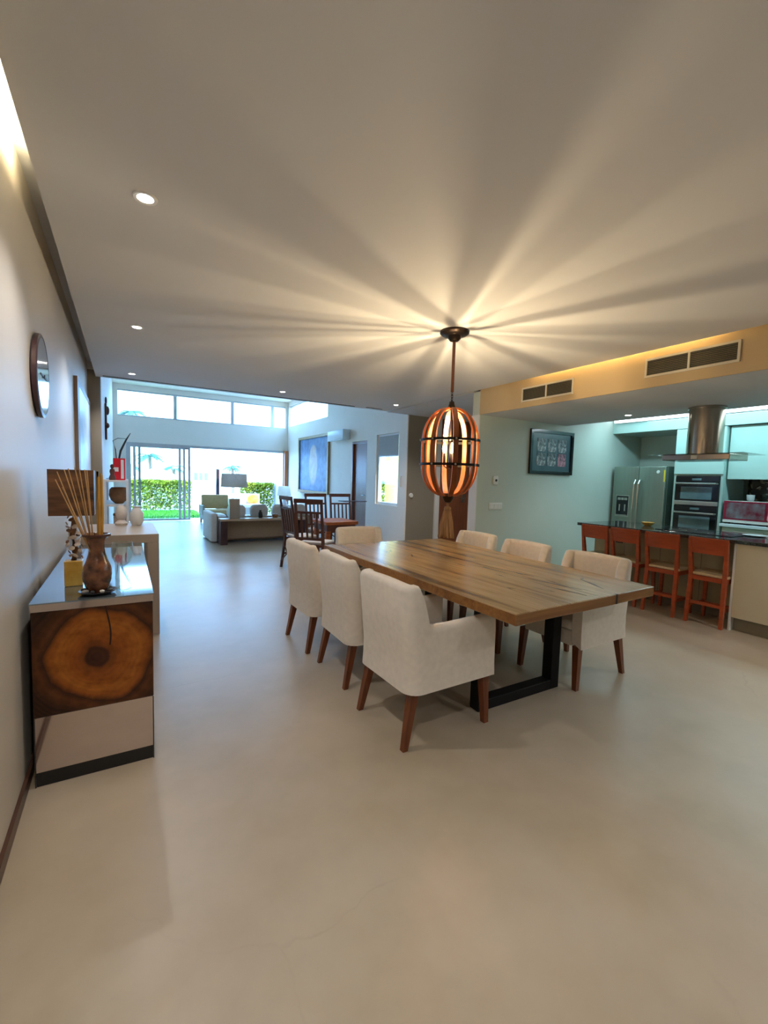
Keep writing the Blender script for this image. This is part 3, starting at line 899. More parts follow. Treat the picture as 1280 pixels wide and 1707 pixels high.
# ------------------------------------------------------------------ slip-covered dining armchairs
def chair_cover():
    """one continuous tub cover: arms, back and skirt; faces local +x"""
    hw, xf_, xb, rc = 0.268, 0.300, -0.285, 0.075
    path = []
    for x in (xf_, xf_ - 0.012, 0.20, 0.08, -0.04, -0.13, -0.166, -0.184, -0.198):
        path.append((x, -hw, 0.0, -1.0))
    for k in range(7):
        a = -PI / 2 - (PI / 2) * k / 6
        path.append((xb + rc + rc * math.cos(a), -hw + rc + rc * math.sin(a), math.cos(a), math.sin(a)))
    for y in (-0.12, -0.06, 0, 0.06, 0.12):
        path.append((xb, y, -1.0, 0.0))
    left = [(x, -y, nx, -ny) for x, y, nx, ny in path[:16][::-1]]
    path = path + left
    bm = bmesh.new()
    rings = []
    n = len(path)
    for i, (x, y, nx, ny) in enumerate(path):
        top = 0.640 + 0.012 * max(0, min(1, (x - 0.0) / 0.3))
        s = max(0.0, min(1.0, (-0.160 - x) / 0.036))
        s = s * s * (3 - 2 * s)
        top = top + (0.862 - top) * s
        if abs(y) < 0.2 and x < -0.2:
            top += 0.006 * math.cos(y * 8)
        th = 0.068 + 0.018 * s
        nxs = nx
        def P(inset, z):
            rake = -0.11 * max(0.0, z - 0.45) * (1.0 if x < -0.14 else 0.0) * (s if s > 0 else 0)
            flare = 0.010 * max(0.0, (0.45 - z) / 0.17)
            return bm.verts.new((x - nxs * inset + nxs * flare + rake, y - ny * inset + ny * flare, z))
        sag = 0.0
        rings.append([P(0.012, 0.300 + sag), P(0.0, 0.296 + sag), P(0.0, 0.36), P(-0.004, 0.45), P(-0.004, 0.56), P(0.0, top - 0.03), P(0.008, top - 0.010), P(0.022, top),
                      P(th - 0.022, top), P(th - 0.008, top - 0.010), P(th, top - 0.03), P(th, 0.56), P(th, 0.42), P(th, 0.33)])
    for A, B in zip(rings, rings[1:]):
        for k in range(len(A) - 1):
            bm.faces.new((A[k], B[k], B[k + 1], A[k + 1]))
        bm.faces.new((A[-1], B[-1], B[0], A[0]))
    bm.faces.new(rings[0])
    bm.faces.new(rings[-1][::-1])
    return bm

def make_chair(label, loc, rz):
    t = thing('dining_armchair', label, 'chair', loc, rz, 'cream armchairs around the dining table')
    obj('slipcover', chair_cover(), 'linen', t, True, angle=50)
    obj('apron', MB().box(-0.195, 0.296, -0.197, 0.197, 0.300, 0.405, 0.006, 1), 'linen', t)
    obj('seat_cushion', MB().box(-0.195, 0.305, -0.198, 0.198, 0.406, 0.475, 0.022, 3), 'linen', t, True)
    for sx, sy in ((-1, -1), (-1, 1), (1, -1), (1, 1)):
        if sx < 0:
            lg = MB().leg(-0.292, sy * 0.235, -0.232, sy * 0.215, 0, 0.302, 0.015, 0.024)
        else:
            lg = MB().leg(0.278, sy * 0.238, 0.262, sy * 0.225, 0, 0.302, 0.016, 0.024)
        obj('leg', lg, 'leg_wood', t)
    return t
ch0 = make_chair('cream slipcovered armchair nearest the viewer, on the sideboard side of the table', (1.515, 2.055, 0), 0.03)
G = 'cream armchairs around the dining table'
dup(ch0, (1.545, 2.785, 0), -0.02, 'cream slipcovered armchair in the middle of the sideboard side of the table', G)
dup(ch0, (1.525, 3.47, 0), 0.02, 'cream slipcovered armchair on the sideboard side of the table, farthest from the viewer', G)
dup(ch0, (2.905, 2.075, 0), PI + 0.03, 'cream slipcovered armchair on the kitchen side of the table, nearest the stools', G)
dup(ch0, (2.905, 2.78, 0), PI - 0.02, 'cream slipcovered armchair in the middle of the kitchen side of the table', G)
dup(ch0, (2.945, 3.475, 0), PI + 0.02, 'cream slipcovered armchair on the kitchen side, behind the lantern tassel', G)
dup(ch0, (2.20, 4.03, 0), -PI / 2 - 0.05, 'cream slipcovered armchair alone at the far head of the table', G)

# ------------------------------------------------------------------ sideboard
sb = thing('sideboard', 'low sideboard with tree-slice end and mirror steel base by the left wall', 'sideboard', (-0.12, 3.20, 0))
X0, X1, Y0, Y1 = -0.233, 0.230, -0.862, 0.862
obj('wood_block', MB().box(X0, X1, Y0, Y1, -0.235, 0.235, 0.003, 1), 'end_grain', sb, loc=(0, 0, 0.55))
obj('steel_base', MB().box(X0 + 0.004, X1 - 0.004, Y0 + 0.004, Y1 - 0.004, 0.065, 0.314), 'mirror_steel', sb)
obj('plinth', MB().box(X0 + 0.004, X1 - 0.004, Y0 + 0.006, Y1 - 0.006, 0.0, 0.064), 'black_gloss', sb)
for xa in (X0, X1 - 0.004):
    obj('edge_strip', MB().box(xa, xa + 0.004, Y0, Y0 + 0.004, 0.0, 0.314), 'black', sb)
obj('top_sheet', MB().box(X0 - 0.002, X1 + 0.002, Y0 - 0.002, Y1 + 0.002, 0.786, 0.818), 'mirror_steel', sb)
obj('top_glass', MB().box(X0 - 0.004, X1 + 0.004, Y0 - 0.004, Y1 + 0.004, 0.8182, 0.824), 'side_top', sb)
SZ = 0.8242

# things standing on it
dish = tag(obj('pebble_dish', MB().lathe([(0.0, 0.0), (0.045, 0.0), (0.070, 0.008), (0.078, 0.016), (0.074, 0.016), (0.066, 0.011), (0.044, 0.005), (0.0, 0.005)], seg=28), 'pebble_dark', None, True, (-0.115, 2.435, SZ)), 'shallow dark dish under the carved vase', 'dish')
for k in range(9):
    a = 2 * PI * k / 9 + 0.2
    pr = 0.054
    pb = MB().blob((0, 0, 0.008), (0.011 + 0.003 * (k % 3), 0.010, 0.008), 2)
    o = tag(obj('pebble', pb, 'pebble_pale' if k % 2 else 'pebble_dark', None, True, (-0.115 + pr * math.cos(a), 2.435 + pr * math.sin(a), SZ + 0.0105)),
            ('pale' if k % 2 else 'dark') + ' smooth pebble in the dish around the vase foot', 'pebble', ('pale' if k % 2 else 'dark') + ' pebbles in the dish')
    o.rotation_euler = (0, 0, a)
vase = thing('carved_vase', 'brown carved wooden vase full of reeds on the sideboard', 'vase', (-0.115, 2.435, SZ + 0.0052))
vp = [(0.0, 0.0), (0.030, 0.0), (0.033, 0.006), (0.047, 0.028), (0.058, 0.060), (0.061, 0.088), (0.056, 0.120), (0.043, 0.155), (0.034, 0.185), (0.031, 0.208), (0.033, 0.235), (0.041, 0.258), (0.0555, 0.268), (0.056, 0.276), (0.048, 0.277), (0.034, 0.262), (0.0265, 0.22), (0.0265, 0.19), (0.0, 0.185)]
obj('body', MB().lathe(vp, seg=32), 'vase_wood', vase, True)
obj('lip', MB().lathe([(0.050, 0.264), (0.0575, 0.266), (0.0575, 0.274), (0.050, 0.276), (0.050, 0.264)], seg=32), 'dark_wood', vase, True)
vz = SZ + 0.0052
def reed(x0, y0, z0, x1, y1, z1, r, m, label, group):
    bow = random.uniform(-0.002, 0.002)
    o = obj('reed' if m == 'reed' else 'bamboo_cane', MB().tube([(0, 0, 0), ((x1 - x0) * 0.5 + bow, (y1 - y0) * 0.5, (z1 - z0) * 0.5), (x1 - x0, y1 - y0, z1 - z0)], [r, r * 0.95, r * 0.8], 6), m, None, True, (x0, y0, z0))
    return tag(o, label, m == 'reed' and 'reed' or 'cane', group)
leans = [(-0.150, 0.525, 0.000), (-0.128, 0.490, 0.030), (-0.140, 0.560, -0.030), (-0.118, 0.570, 0.012), (-0.100, 0.575, -0.022), (-0.080, 0.580, 0.036), (-0.060, 0.575, -0.010), (-0.042, 0.572, 0.022), (-0.030, 0.568, -0.030)]
for k, (dx, dz, dy) in enumerate(leans):
    reed(-0.115 + dx * 0.15 - 0.004, 2.435 + dy * 0.62, vz + 0.195, -0.115 + dx, 2.435 + dy, vz + dz, 0.0030, 'reed', 'thin dry reed leaning from the carved vase', 'leaning reeds in the vase')
for k, (dx, dy) in enumerate(((-0.004, 0.0), (0.008, 0.010), (0.012, -0.008), (0.001, -0.014))):
    reed(-0.104 + dx * 0.7, 2.437 + dy * 0.9, vz + 0.195, -0.103 + dx * 1.1, 2.437 + dy * 1.4, vz + 0.565 - 0.008 * k, 0.0062, 'bamboo', 'thick golden cane standing upright in the carved vase', 'upright canes in the vase')
gl = obj('wine_glass', MB().lathe([(0.0, 0.0), (0.036, 0.0), (0.034, 0.004), (0.006, 0.010), (0.004, 0.03), (0.004, 0.095), (0.010, 0.108), (0.034, 0.130), (0.046, 0.160), (0.048, 0.185), (0.043, 0.228), (0.0415, 0.228), (0.0465, 0.185), (0.0445, 0.161), (0.032, 0.132), (0.008, 0.112), (0.0, 0.110)], seg=28), 'clear', None, True, (-0.012, 2.50, SZ))
tag(gl, 'clear stemmed wine glass beside the carved vase', 'glass')
lampo = thing('table_lamp', 'small table lamp with square dark veneer shade and amber block foot', 'lamp', (-0.222, 2.66, SZ))
obj('onyx_foot', MB().box(-0.038, 0.038, -0.038, 0.038, 0.0, 0.125, 0.004, 2), 'onyx', lampo)
st = MB()
st.tube([(0, 0, 0.125), (0.006, 0, 0.18), (-0.006, 0.005, 0.25), (0.008, 0, 0.32), (0, 0, 0.40)], [0.013, 0.016, 0.012, 0.014, 0.007], 8)
obj('driftwood_stem', st, 'driftwood', lampo, True)
for k in range(34):
    z = 0.14 + 0.225 * (k / 33)
    a = k * 2.4
    rr = 0.018 + 0.016 * random.random()
    c = MB().blob((0, 0, 0), (0.013 + 0.006 * random.random(), 0.004, 0.009 + 0.004 * random.random()), 1)
    o = obj('shell_chip', c, 'shell' if k % 4 else 'driftwood', lampo, False, (rr * math.cos(a) + 0.004, rr * math.sin(a), z))
    o.rotation_euler = (random.uniform(-0.8, 0.8), random.uniform(-0.6, 0.6), a + PI / 2)
sh = MB()
sw, sd, z0, z1, tk = 0.092, 0.06, 0.352, 0.575, 0.004
sh.box(-sw, sw, -sd, -sd + tk, z0, z1).box(-sw, sw, sd - tk, sd, z0, z1).box(-sw, -sw + tk, -sd + tk, sd - tk, z0, z1).box(sw - tk, sw, -sd + tk, sd - tk, z0, z1)
obj('lamp_shade', sh, 'shade_veneer', lampo)
obj('shade_bracket', MB().tube([(-sw + tk, 0, 0.395), (sw - tk, 0, 0.395)], 0.003, 6).tube([(0, -sd + tk, 0.395), (0, sd - tk, 0.395)], 0.003, 6), 'bronze', lampo)

# ------------------------------------------------------------------ left wall: clock and mirror
ck_ = thing('wall_clock', 'round dark-rimmed wall clock with glossy grey face on the left wall', 'clock', (WL, 2.97, 1.885))
rot = Matrix.Rotation(R(90), 4, 'Y')
obj('case', MB().lathe([(0.0, 0.0), (0.205, 0.0), (0.215, 0.008), (0.215, 0.026), (0.205, 0.030), (0.197, 0.030), (0.197, 0.022), (0.0, 0.022)], seg=48).xf(rot), 'plum_wood', ck_, True)
obj('dial', MB().lathe([(0.0, 0.0225), (0.196, 0.0225), (0.196, 0.029), (0.0, 0.029)], seg=48).xf(rot), 'clock_face', ck_)
hd = MB().box(0.030, 0.032, -0.10, 0.012, -0.004, 0.004).box(0.0325, 0.034, -0.012, 0.16, -0.003, 0.003)
hd.box(0.0325, 0.036, -0.008, 0.008, -0.008, 0.008)
obj('hands', hd, 'black', ck_)
mr = thing('wall_picture', 'tall pale blue and white picture in grey-brown frame at the left wall end', 'picture', (WL, 5.92, 1.60))
f = MB()
f.box(0, 0.03, -0.92, -0.72, -0.60, 0.66).box(0, 0.03, 0.80, 0.92, -0.60, 0.66).box(0, 0.03, -0.72, 0.80, -0.60, -0.52).box(0, 0.03, -0.72, 0.80, 0.60, 0.66)
obj('frame', f, 'mirror_frame', mr)
M['cloud_art'] = mat('pale_blue_cloud_print', (0.78, 0.83, 0.88), 0.35, scale=1.6, stretch=(1, 0.6, 1), col2=(0.20, 0.38, 0.68), detail=3)
obj('print', MB().box(0.005, 0.028, -0.72, 0.80, -0.52, 0.60), 'cloud_art', mr)

# ------------------------------------------------------------------ second console beyond the sideboard
pc = thing('console_table', 'taupe console table with square corner legs behind the sideboard', 'console', (-0.025, 4.66, 0))
obj('console_top', MB().box(-0.28, 0.275, -0.46, 0.46, 0.80, 0.875, 0.003, 1), 'stone_console', pc)
for sx, sy in ((-1, -1), (1, -1), (-1, 1), (1, 1)):
    cxx = 0.2325 if sx > 0 else -0.2375
    obj('leg', MB().box(cxx - 0.0425, cxx + 0.0425, sy * 0.417 - 0.0425, sy * 0.417 + 0.0425, 0, 0.80), 'stone_console', pc)
obj('under_shelf', MB().box(-0.194, 0.189, -0.44, 0.44, 0.42, 0.45), 'black_gloss', pc)

# ------------------------------------------------------------------ shelf tower on the living room's left wall
et = thing('shelf_unit', 'white open shelf unit along the living room left wall', 'shelf', (-0.10, 7.75, 0))
for z in (0.05, 0.46, 0.93, 1.27):
    obj('shelf_board', MB().box(-0.149, 0.15, -0.60, 0.60, z - 0.025, z), 'shelf_white', et)
for sy in (-1, 1):
    obj('upright', MB().box(-0.149, -0.12, sy * 0.615 - 0.015, sy * 0.615 + 0.015, 0, 1.28), 'shelf_white', et)
    obj('upright', MB().box(0.12, 0.15, sy * 0.615 - 0.015, sy * 0.615 + 0.015, 0, 1.28), 'shelf_white', et)
rv = thing('red_vase', 'square red and white lacquer vase on the top white shelf', 'vase', (-0.06, 7.45, 1.2706))
f = MB()
f.box(-0.075, 0.075, -0.07, 0.07, 0, 0.31, 0.004, 1)
obj('body', f, 'red_lacquer', rv)
obj('pale_band', MB().box(0.02, 0.055, -0.0725, -0.0702, 0.02, 0.29), 'ceramic', rv)
obj('pale_patch', MB().box(-0.078, -0.01, -0.0725, -0.0702, 0.12, 0.18), 'ceramic', rv)
br = MB().tube([(0, 0, 0.31), (0.02, 0, 0.42), (0.09, 0.0, 0.58), (0.145, 0, 0.68)], [0.012, 0.015, 0.012, 0.004], 7)
tag(obj('branch', br, 'black', None, True, (-0.06, 7.45, 1.271)), 'black branch slanting up out of the red vase', 'branch')
br = MB().tube([(-0.03, 0.03, 0.312), (-0.04, 0.04, 0.44), (-0.07, 0.045, 0.56), (-0.01, 0.045, 0.60), (0.10, 0.045, 0.60)], [0.006, 0.006, 0.005, 0.005, 0.003], 6)
tag(obj('twig', br, 'black', None, True, (-0.065, 7.46, 1.271)), 'thin dark twig bending sideways over the red vase', 'twig')
fg = MB().lathe([(0, 0), (0.04, 0), (0.042, 0.03), (0.025, 0.08), (0.034, 0.12), (0.028, 0.15), (0.012, 0.16), (0.024, 0.18), (0.022, 0.21), (0, 0.225)], seg=14)
tag(obj('figurine', fg, 'dark_wood', None, True, (-0.145, 7.30, 1.2705)), 'small dark carved figurine beside the red vase', 'figurine')
bw = MB().lathe([(0, 0), (0.05, 0.0), (0.10, 0.05), (0.125, 0.12), (0.118, 0.20), (0.09, 0.235), (0.082, 0.235), (0.11, 0.19), (0.115, 0.12), (0.09, 0.06), (0, 0.02)], seg=24)
tag(obj('wooden_bowl', bw, 'brown_wood', None, True, (-0.07, 7.45, 0.9305)), 'round brown wooden pot on the middle white shelf', 'pot')
bx_ = thing('carved_box', 'tan carved box under the wooden pot, on the lower white shelf', 'box', (-0.05, 7.40, 0.4605))
obj('body', MB().box(-0.09, 0.09, -0.07, 0.07, 0, 0.30, 0.006, 1), 'ledge_tan', bx_)
obj('lid', MB().box(-0.095, 0.095, -0.075, 0.075, 0.301, 0.33, 0.006, 1), 'brown_wood', bx_)
cv_ = MB().lathe([(0, 0), (0.05, 0), (0.075, 0.05), (0.085, 0.14), (0.06, 0.24), (0.03, 0.30), (0.035, 0.34), (0.028, 0.34), (0.02, 0.30), (0, 0.28)], seg=24)
tag(obj('ceramic_vase', cv_, 'ceramic', None, True, (0.035, 6.55, 0)), 'white ceramic floor bottle standing in front of the shelf unit', 'vase')
o = bpy.data.objects['ceramic_vase']
o.scale = (1.2, 1.2, 1.5)
cv2_ = MB().lathe([(0, 0), (0.04, 0), (0.06, 0.04), (0.06, 0.12), (0.03, 0.17), (0.035, 0.19), (0, 0.185)], seg=20)
tag(obj('ceramic_jar', cv2_, 'ceramic', None, True, (0.10, 4.92, 0.8755)), 'short white jar on the far end of the taupe console', 'jar')
cv3_ = MB().lathe([(0, 0), (0.05, 0), (0.055, 0.02), (0.03, 0.05), (0.05, 0.10), (0.045, 0.16), (0.02, 0.19), (0, 0.195)], seg=20)
tag(obj('grey_vase', cv3_, 'cushion_grey', None, True, (-0.03, 4.98, 0.8755)), 'grey-white waisted vase on the far end of the taupe console', 'vase')
mk = MB().box(0.0, 0.03, -0.045, 0.045, 0.0, 0.56, 0.01, 2)
mk.blob((0.035, 0, 0.45), (0.03, 0.04, 0.07), 2).blob((0.03, 0, 0.22), (0.035, 0.06, 0.045), 2).blob((0.02, -0.02, 0.60), (0.016, 0.03, 0.06), 2)
tag(obj('carved_mask', mk, 'dark_wood', None, True, (-0.25, 8.2, 1.88)), 'long dark carved mask hung on the white living room left wall', 'carving')

# ------------------------------------------------------------------ hung air grilles on the soffit face
def air_grille(y0, y1, z0, z1, label):
    t = thing('air_grille', label, 'vent', (4.085, (y0 + y1) / 2, (z0 + z1) / 2))
    a, b = (y1 - y0) / 2, (z1 - z0) / 2
    f = MB()
    w = 0.018
    f.box(-0.014, 0, -a, a, -b, -b + w).box(-0.014, 0, -a, a, b - w, b).box(-0.014, 0, -a, -a + w, -b + w, b - w).box(-0.014, 0, a - w, a, -b + w, b - w).box(-0.013, 0, -0.009, 0.009, -b + w, b - w)
    obj('frame', f, 'grille_frame', t)
    obj('backing', MB().box(-0.002, 0.0, -a + w, a - w, -b + w, b - w), 'black', t)
    s = MB()
    n = 9
    for side in (-1, 1):
        ya, yb = (-a + w, -0.009) if side < 0 else (0.009, a - w)
        for k in range(n):
            z = -b + w + (k + 0.5) * (2 * b - 2 * w) / n
            s.hexa([(-0.011, ya, z - 0.006), (-0.003, ya, z + 0.001), (-0.003, yb, z + 0.001), (-0.011, yb, z - 0.006)],
                   [(-0.011, ya, z - 0.004), (-0.003, ya, z + 0.003), (-0.003, yb, z + 0.003), (-0.011, yb, z - 0.004)])
    so = obj('slats', s, 'grille', t)
    so['kind'] = 'stuff'
air_grille(3.075, 3.775, 2.352, 2.518, 'smaller-looking air grille on the tan soffit, nearer the lantern')
air_grille(1.615, 2.335, 2.378, 2.545, 'large air grille on the tan soffit, above the stools and island')

# ------------------------------------------------------------------ kitchen side wall: picture, thermostat, switches
pic = thing('framed_picture', 'black framed picture of six grey abstract panels beside the kitchen', 'picture', (5.54, 4.5, 1.865))
f = MB()
a, b, w = 0.475, 0.325, 0.045
f.box(-a, a, -0.035, 0, -b, -b + w).box(-a, a, -0.035, 0, b - w, b).box(-a, -a + w, -0.035, 0, -b + w, b - w).box(a - w, a, -0.035, 0, -b + w, b - w)
obj('frame', f, 'black_gloss', pic)
M['mat_board'] = mat('blue_grey_mat', (0.055, 0.10, 0.13), 0.25, var=0.1, coat=0.2)
obj('mat_board', MB().box(-a + w, a - w, -0.014, -0.004, -b + w, b - w), 'mat_board', pic)
def art_mat(name, c1, c2, c3):
    m = new_mat(name, 0.3, coat=0.15)
    g = N(m)
    tc = g.n('ShaderNodeTexCoord')
    nz = g.n('ShaderNodeTexNoise')
    nz.inputs['Scale'].default_value = 9
    nz.inputs['Detail'].default_value = 5
    nz.inputs['Distortion'].default_value = 1.5
    g.l(tc.outputs['Object'], nz.inputs['Vector'])
    g.l(g.ramp(nz.outputs['Fac'], [(0.38, c1), (0.52, c2), (0.62, c3)]), g.b.inputs['Base Color'])
    return m
A1 = art_mat('grey_art', (0.015, 0.02, 0.035), (0.16, 0.17, 0.20), (0.55, 0.56, 0.60))
A2 = art_mat('pink_art', (0.06, 0.03, 0.06), (0.40, 0.16, 0.22), (0.65, 0.32, 0.38))
for i in range(3):
    for j in range(2):
        x, z = -0.215 + 0.215 * i, -0.105 + 0.21 * j
        obj('art_panel', MB().box(-0.092, 0.092, -0.004, 0, -0.095, 0.095), A2 if (i == 2 and j == 0) else A1, pic, loc=(x + 0.015 * (i - 1), -0.0145, z))
th = thing('thermostat', 'small pale thermostat with dark dial on the kitchen side wall', 'thermostat', (4.425, 4.5, 1.425))
obj('plate', MB().box(-0.045, 0.045, -0.018, 0, -0.06, 0.06, 0.006, 2), 'plastic', th, True)
obj('dial', MB().lathe([(0, 0.018), (0.016, 0.018), (0.016, 0.028), (0, 0.028)], seg=20).xf(Matrix.Rotation(R(90), 4, 'X')), 'black', th)
sw_ = thing('light_switch', 'wide white switch plate below the thermostat', 'switch', (4.45, 4.5, 1.065))
obj('plate', MB().box(-0.125, 0.125, -0.010, 0, -0.05, 0.05, 0.004, 2), 'plastic', sw_, True)
for k in range(3):
    obj('rocker', MB().box(-0.033, 0.033, -0.014, -0.0102, -0.035, 0.035, 0.002, 1), 'white_trim', sw_, loc=(-0.076 + 0.076 * k, 0, 0))
s2 = thing('wall_light', 'small round pale wall light on the shaded taupe hall wall', 'wall light', (4.68, 6.95, 1.10))
obj('body', MB().lathe([(0, 0), (0.045, 0), (0.045, 0.012), (0.038, 0.022), (0, 0.026)], seg=24).xf(Matrix.Rotation(R(90), 4, 'X')), 'plastic', s2, True)
s3 = thing('intercom', 'slim white intercom on the white wall right of the narrow window', 'intercom', (4.58, 7.14, 1.36))
obj('shell', MB().box(-0.03, 0, -0.035, 0.035, -0.11, 0.11, 0.008, 2), 'plastic', s3, True)
obj('handset', MB().box(-0.05, -0.031, -0.024, 0.0, -0.10, 0.10, 0.006, 2), 'white_trim', s3, True)

# ------------------------------------------------------------------ refrigerator
fr1 = thing('refrigerator', 'steel side-by-side refrigerator with ice dispenser in the kitchen corner', 'refrigerator', (7.06, 4.03, 0))
obj('cabinet', MB().box(0.07, 0.80, -0.41, 0.41, 0.02, 1.72, 0.006, 1), 'fridge_steel', fr1)
obj('kick_plate', MB().box(0.03, 0.069, -0.40, 0.40, 0.02, 0.09), 'black', fr1)
for ya, yb in ((0.0, 0.41), (-0.41, -0.006)):
    d = obj('door', MB().box(0.0, 0.068, ya, yb, 0.10, 1.715, 0.012, 3), 'fridge_steel', fr1, True)
    s = 0.03 if ya == 0.0 else -0.036
    hb = MB().tube([(-0.012, s, 0.62), (-0.05, s, 0.68), (-0.058, s, 1.05), (-0.05, s, 1.44), (-0.012, s, 1.50)], 0.012, 8)
    obj('handle', hb, 'steel', d, True)
    if ya == 0.0:
        dp = MB()
        dp.box(-0.006, 0.0, 0.12, 0.34, 0.90, 0.915).box(-0.006, 0.0, 0.12, 0.34, 1.235, 1.25).box(-0.006, 0.0, 0.12, 0.13, 0.915, 1.235).box(-0.006, 0.0, 0.33, 0.34, 0.915, 1.235)
        obj('dispenser_frame', dp, 'steel', d)
        obj('dispenser_panel', MB().box(-0.003, 0.0, 0.13, 0.33, 0.915, 1.235), 'black_gloss', d)
        obj('dispenser_buttons', MB().box(-0.006, -0.003, 0.15, 0.20, 1.17, 1.21).box(-0.006, -0.003, 0.21, 0.25, 1.17, 1.21).box(-0.006, -0.003, 0.26, 0.31, 1.17, 1.21).box(-0.012, -0.003, 0.17, 0.19, 0.99, 1.10).box(-0.012, -0.003, 0.26, 0.28, 0.99, 1.10).box(-0.02, -0.003, 0.14, 0.32, 0.92, 0.93), 'steel', d)
    else:
        obj('badge', MB().lathe([(0, 0.0), (0.025, 0.0), (0.022, 0.004), (0, 0.005)], seg=20).xf(Matrix.Translation((0, -0.30, 1.63)) @ Matrix.Rotation(R(-90), 4, 'Y')), 'plastic', d, True)
        obj('energy_tag', MB().box(-0.002, 0.0, -0.405, -0.385, 1.48, 1.66), 'yellow', d)

# ------------------------------------------------------------------ oven column and ovens
oc = thing('oven_cabinet', 'tall pale cabinet column holding two wall ovens', 'cabinet', (7.05, 3.185, 0))
cb = MB()
cb.box(0.02, 0.66, -0.315, 0.315, 0.08, 0.715).box(0.02, 0.66, -0.315, 0.315, 1.575, 2.255).box(0.02, 0.66, -0.315, -0.283, 0.715, 1.575).box(0.02, 0.66, 0.283, 0.315, 0.715, 1.575).box(0.60, 0.66, -0.283, 0.283, 0.715, 1.575)
obj('body', cb, 'cabinet', oc)
obj('cabinet_door', MB().box(0.0, 0.019, -0.313, 0.313, 1.60, 2.25, 0.002, 1), 'cabinet', oc)
obj('drawer', MB().box(0.0, 0.019, -0.313, 0.313, 0.09, 0.70, 0.002, 1), 'cabinet', oc)
obj('toe_kick', MB().box(0.06, 0.62, -0.31, 0.31, 0, 0.079), 'toe', oc)
def wall_oven(z0, z1, label):
    t = thing('wall_oven', label, 'oven', (7.045, 3.185, z0))
    h = z1 - z0
    obj('case', MB().box(0.02, 0.55, -0.275, 0.275, 0.004, h - 0.004), 'black', t)
    obj('control_panel', MB().box(0.0, 0.019, -0.278, 0.278, h - 0.075, h, 0.002, 1), 'black_gloss', t)
    d = obj('oven_door', MB().box(0.0, 0.019, -0.278, 0.278, 0.06, h - 0.079, 0.002, 1), 'black_gloss', t)
    obj('door_window', MB().box(-0.002, 0.0, -0.20, 0.20, 0.085, h - 0.15), 'ovenglass', d)
    obj('handle', MB().tube([(0.0, -0.26, h - 0.10), (-0.04, -0.26, h - 0.10), (-0.04, 0.26, h - 0.10), (0.0, 0.26, h - 0.10)], 0.014, 8), 'steel', d, True)
    obj('lower_trim', MB().box(-0.004, 0.019, -0.278, 0.278, 0.0, 0.057, 0.002, 1), 'steel', t)
    obj('display', MB().box(-0.002, 0.0, -0.06, 0.06, h - 0.055, h - 0.025), 'ovenglass', t)
wall_oven(1.155, 1.565, 'upper black and steel wall oven with pale reflecting window')
wall_oven(0.725, 1.145, 'lower black and steel wall oven just above the island top')

# ------------------------------------------------------------------ back counter, splashback and upper cabinets
bc = thing('base_cabinet', 'pale base cabinets under the kitchen back counter', 'cabinet', (7.1, 1.9, 0))
obj('body', MB().box(0.02, 0.75, -2.5, 0.96, 0.10, 0.889), 'cabinet', bc)
for k in range(5):
    ya = 0.95 - 0.62 * (k + 1)
    d = obj('cabinet_door', MB().box(0.0, 0.019, ya + 0.004, ya + 0.616, 0.12, 0.875, 0.002, 1), 'cabinet', bc)
    obj('handle', MB().tube([(0.0, ya + 0.15, 0.83), (-0.025, ya + 0.15, 0.83), (-0.025, ya + 0.47, 0.83), (0.0, ya + 0.47, 0.83)], 0.006, 6), 'steel', d)
obj('toe_kick', MB().box(0.07, 0.75, -2.5, 0.96, 0, 0.099), 'toe', bc)
tag(obj('back_counter', MB().box(7.04, 7.85, -0.6, 2.865, 0.89, 0.93, 0.003, 1), 'ac_white'), 'pale blue-white worktop along the kitchen back wall', 'worktop')
def splash_mat():
    m = new_mat('floral_glass', 0.08, coat=0.5)
    g = N(m)
    tc = g.n('ShaderNodeTexCoord')
    nz = g.n('ShaderNodeTexNoise')
    nz.inputs['Scale'].default_value = 5
    nz.inputs['Distortion'].default_value = 2.5
    g.l(tc.outputs['Object'], nz.inputs['Vector'])
    g.l(g.ramp(nz.outputs['Fac'], [(0.50, (0.012, 0.014, 0.012)), (0.57, (0.10, 0.11, 0.08)), (0.63, (0.45, 0.48, 0.42))]), g.b.inputs['Base Color'])
    return m
M['splash'] = splash_mat()
tag(obj('splashback', MB().box(7.83, 7.848, -0.6, 2.862, 0.932, 1.54), 'splash'), 'black glass splashback with a pale floral print behind the microwave', 'splashback')
struct('wall_splash', MB().box(7.85, 7.9, -0.6, 2.865, 0.93, 2.26), 'cabinet')
uc = thing('upper_cabinet', 'pale wall cabinets above the floral splashback', 'cabinet', (7.12, 1.1, 0))
obj('body', MB().box(0.02, 0.705, -1.75, 1.75, 1.55, 2.255), 'cabinet', uc)
for k in range(4):
    ya = 1.75 - 0.875 * (k + 1)
    obj('cabinet_door', MB().box(0.0, 0.019, ya + 0.003, ya + 0.872, 1.535, 2.25, 0.002, 1), 'cabinet', uc)

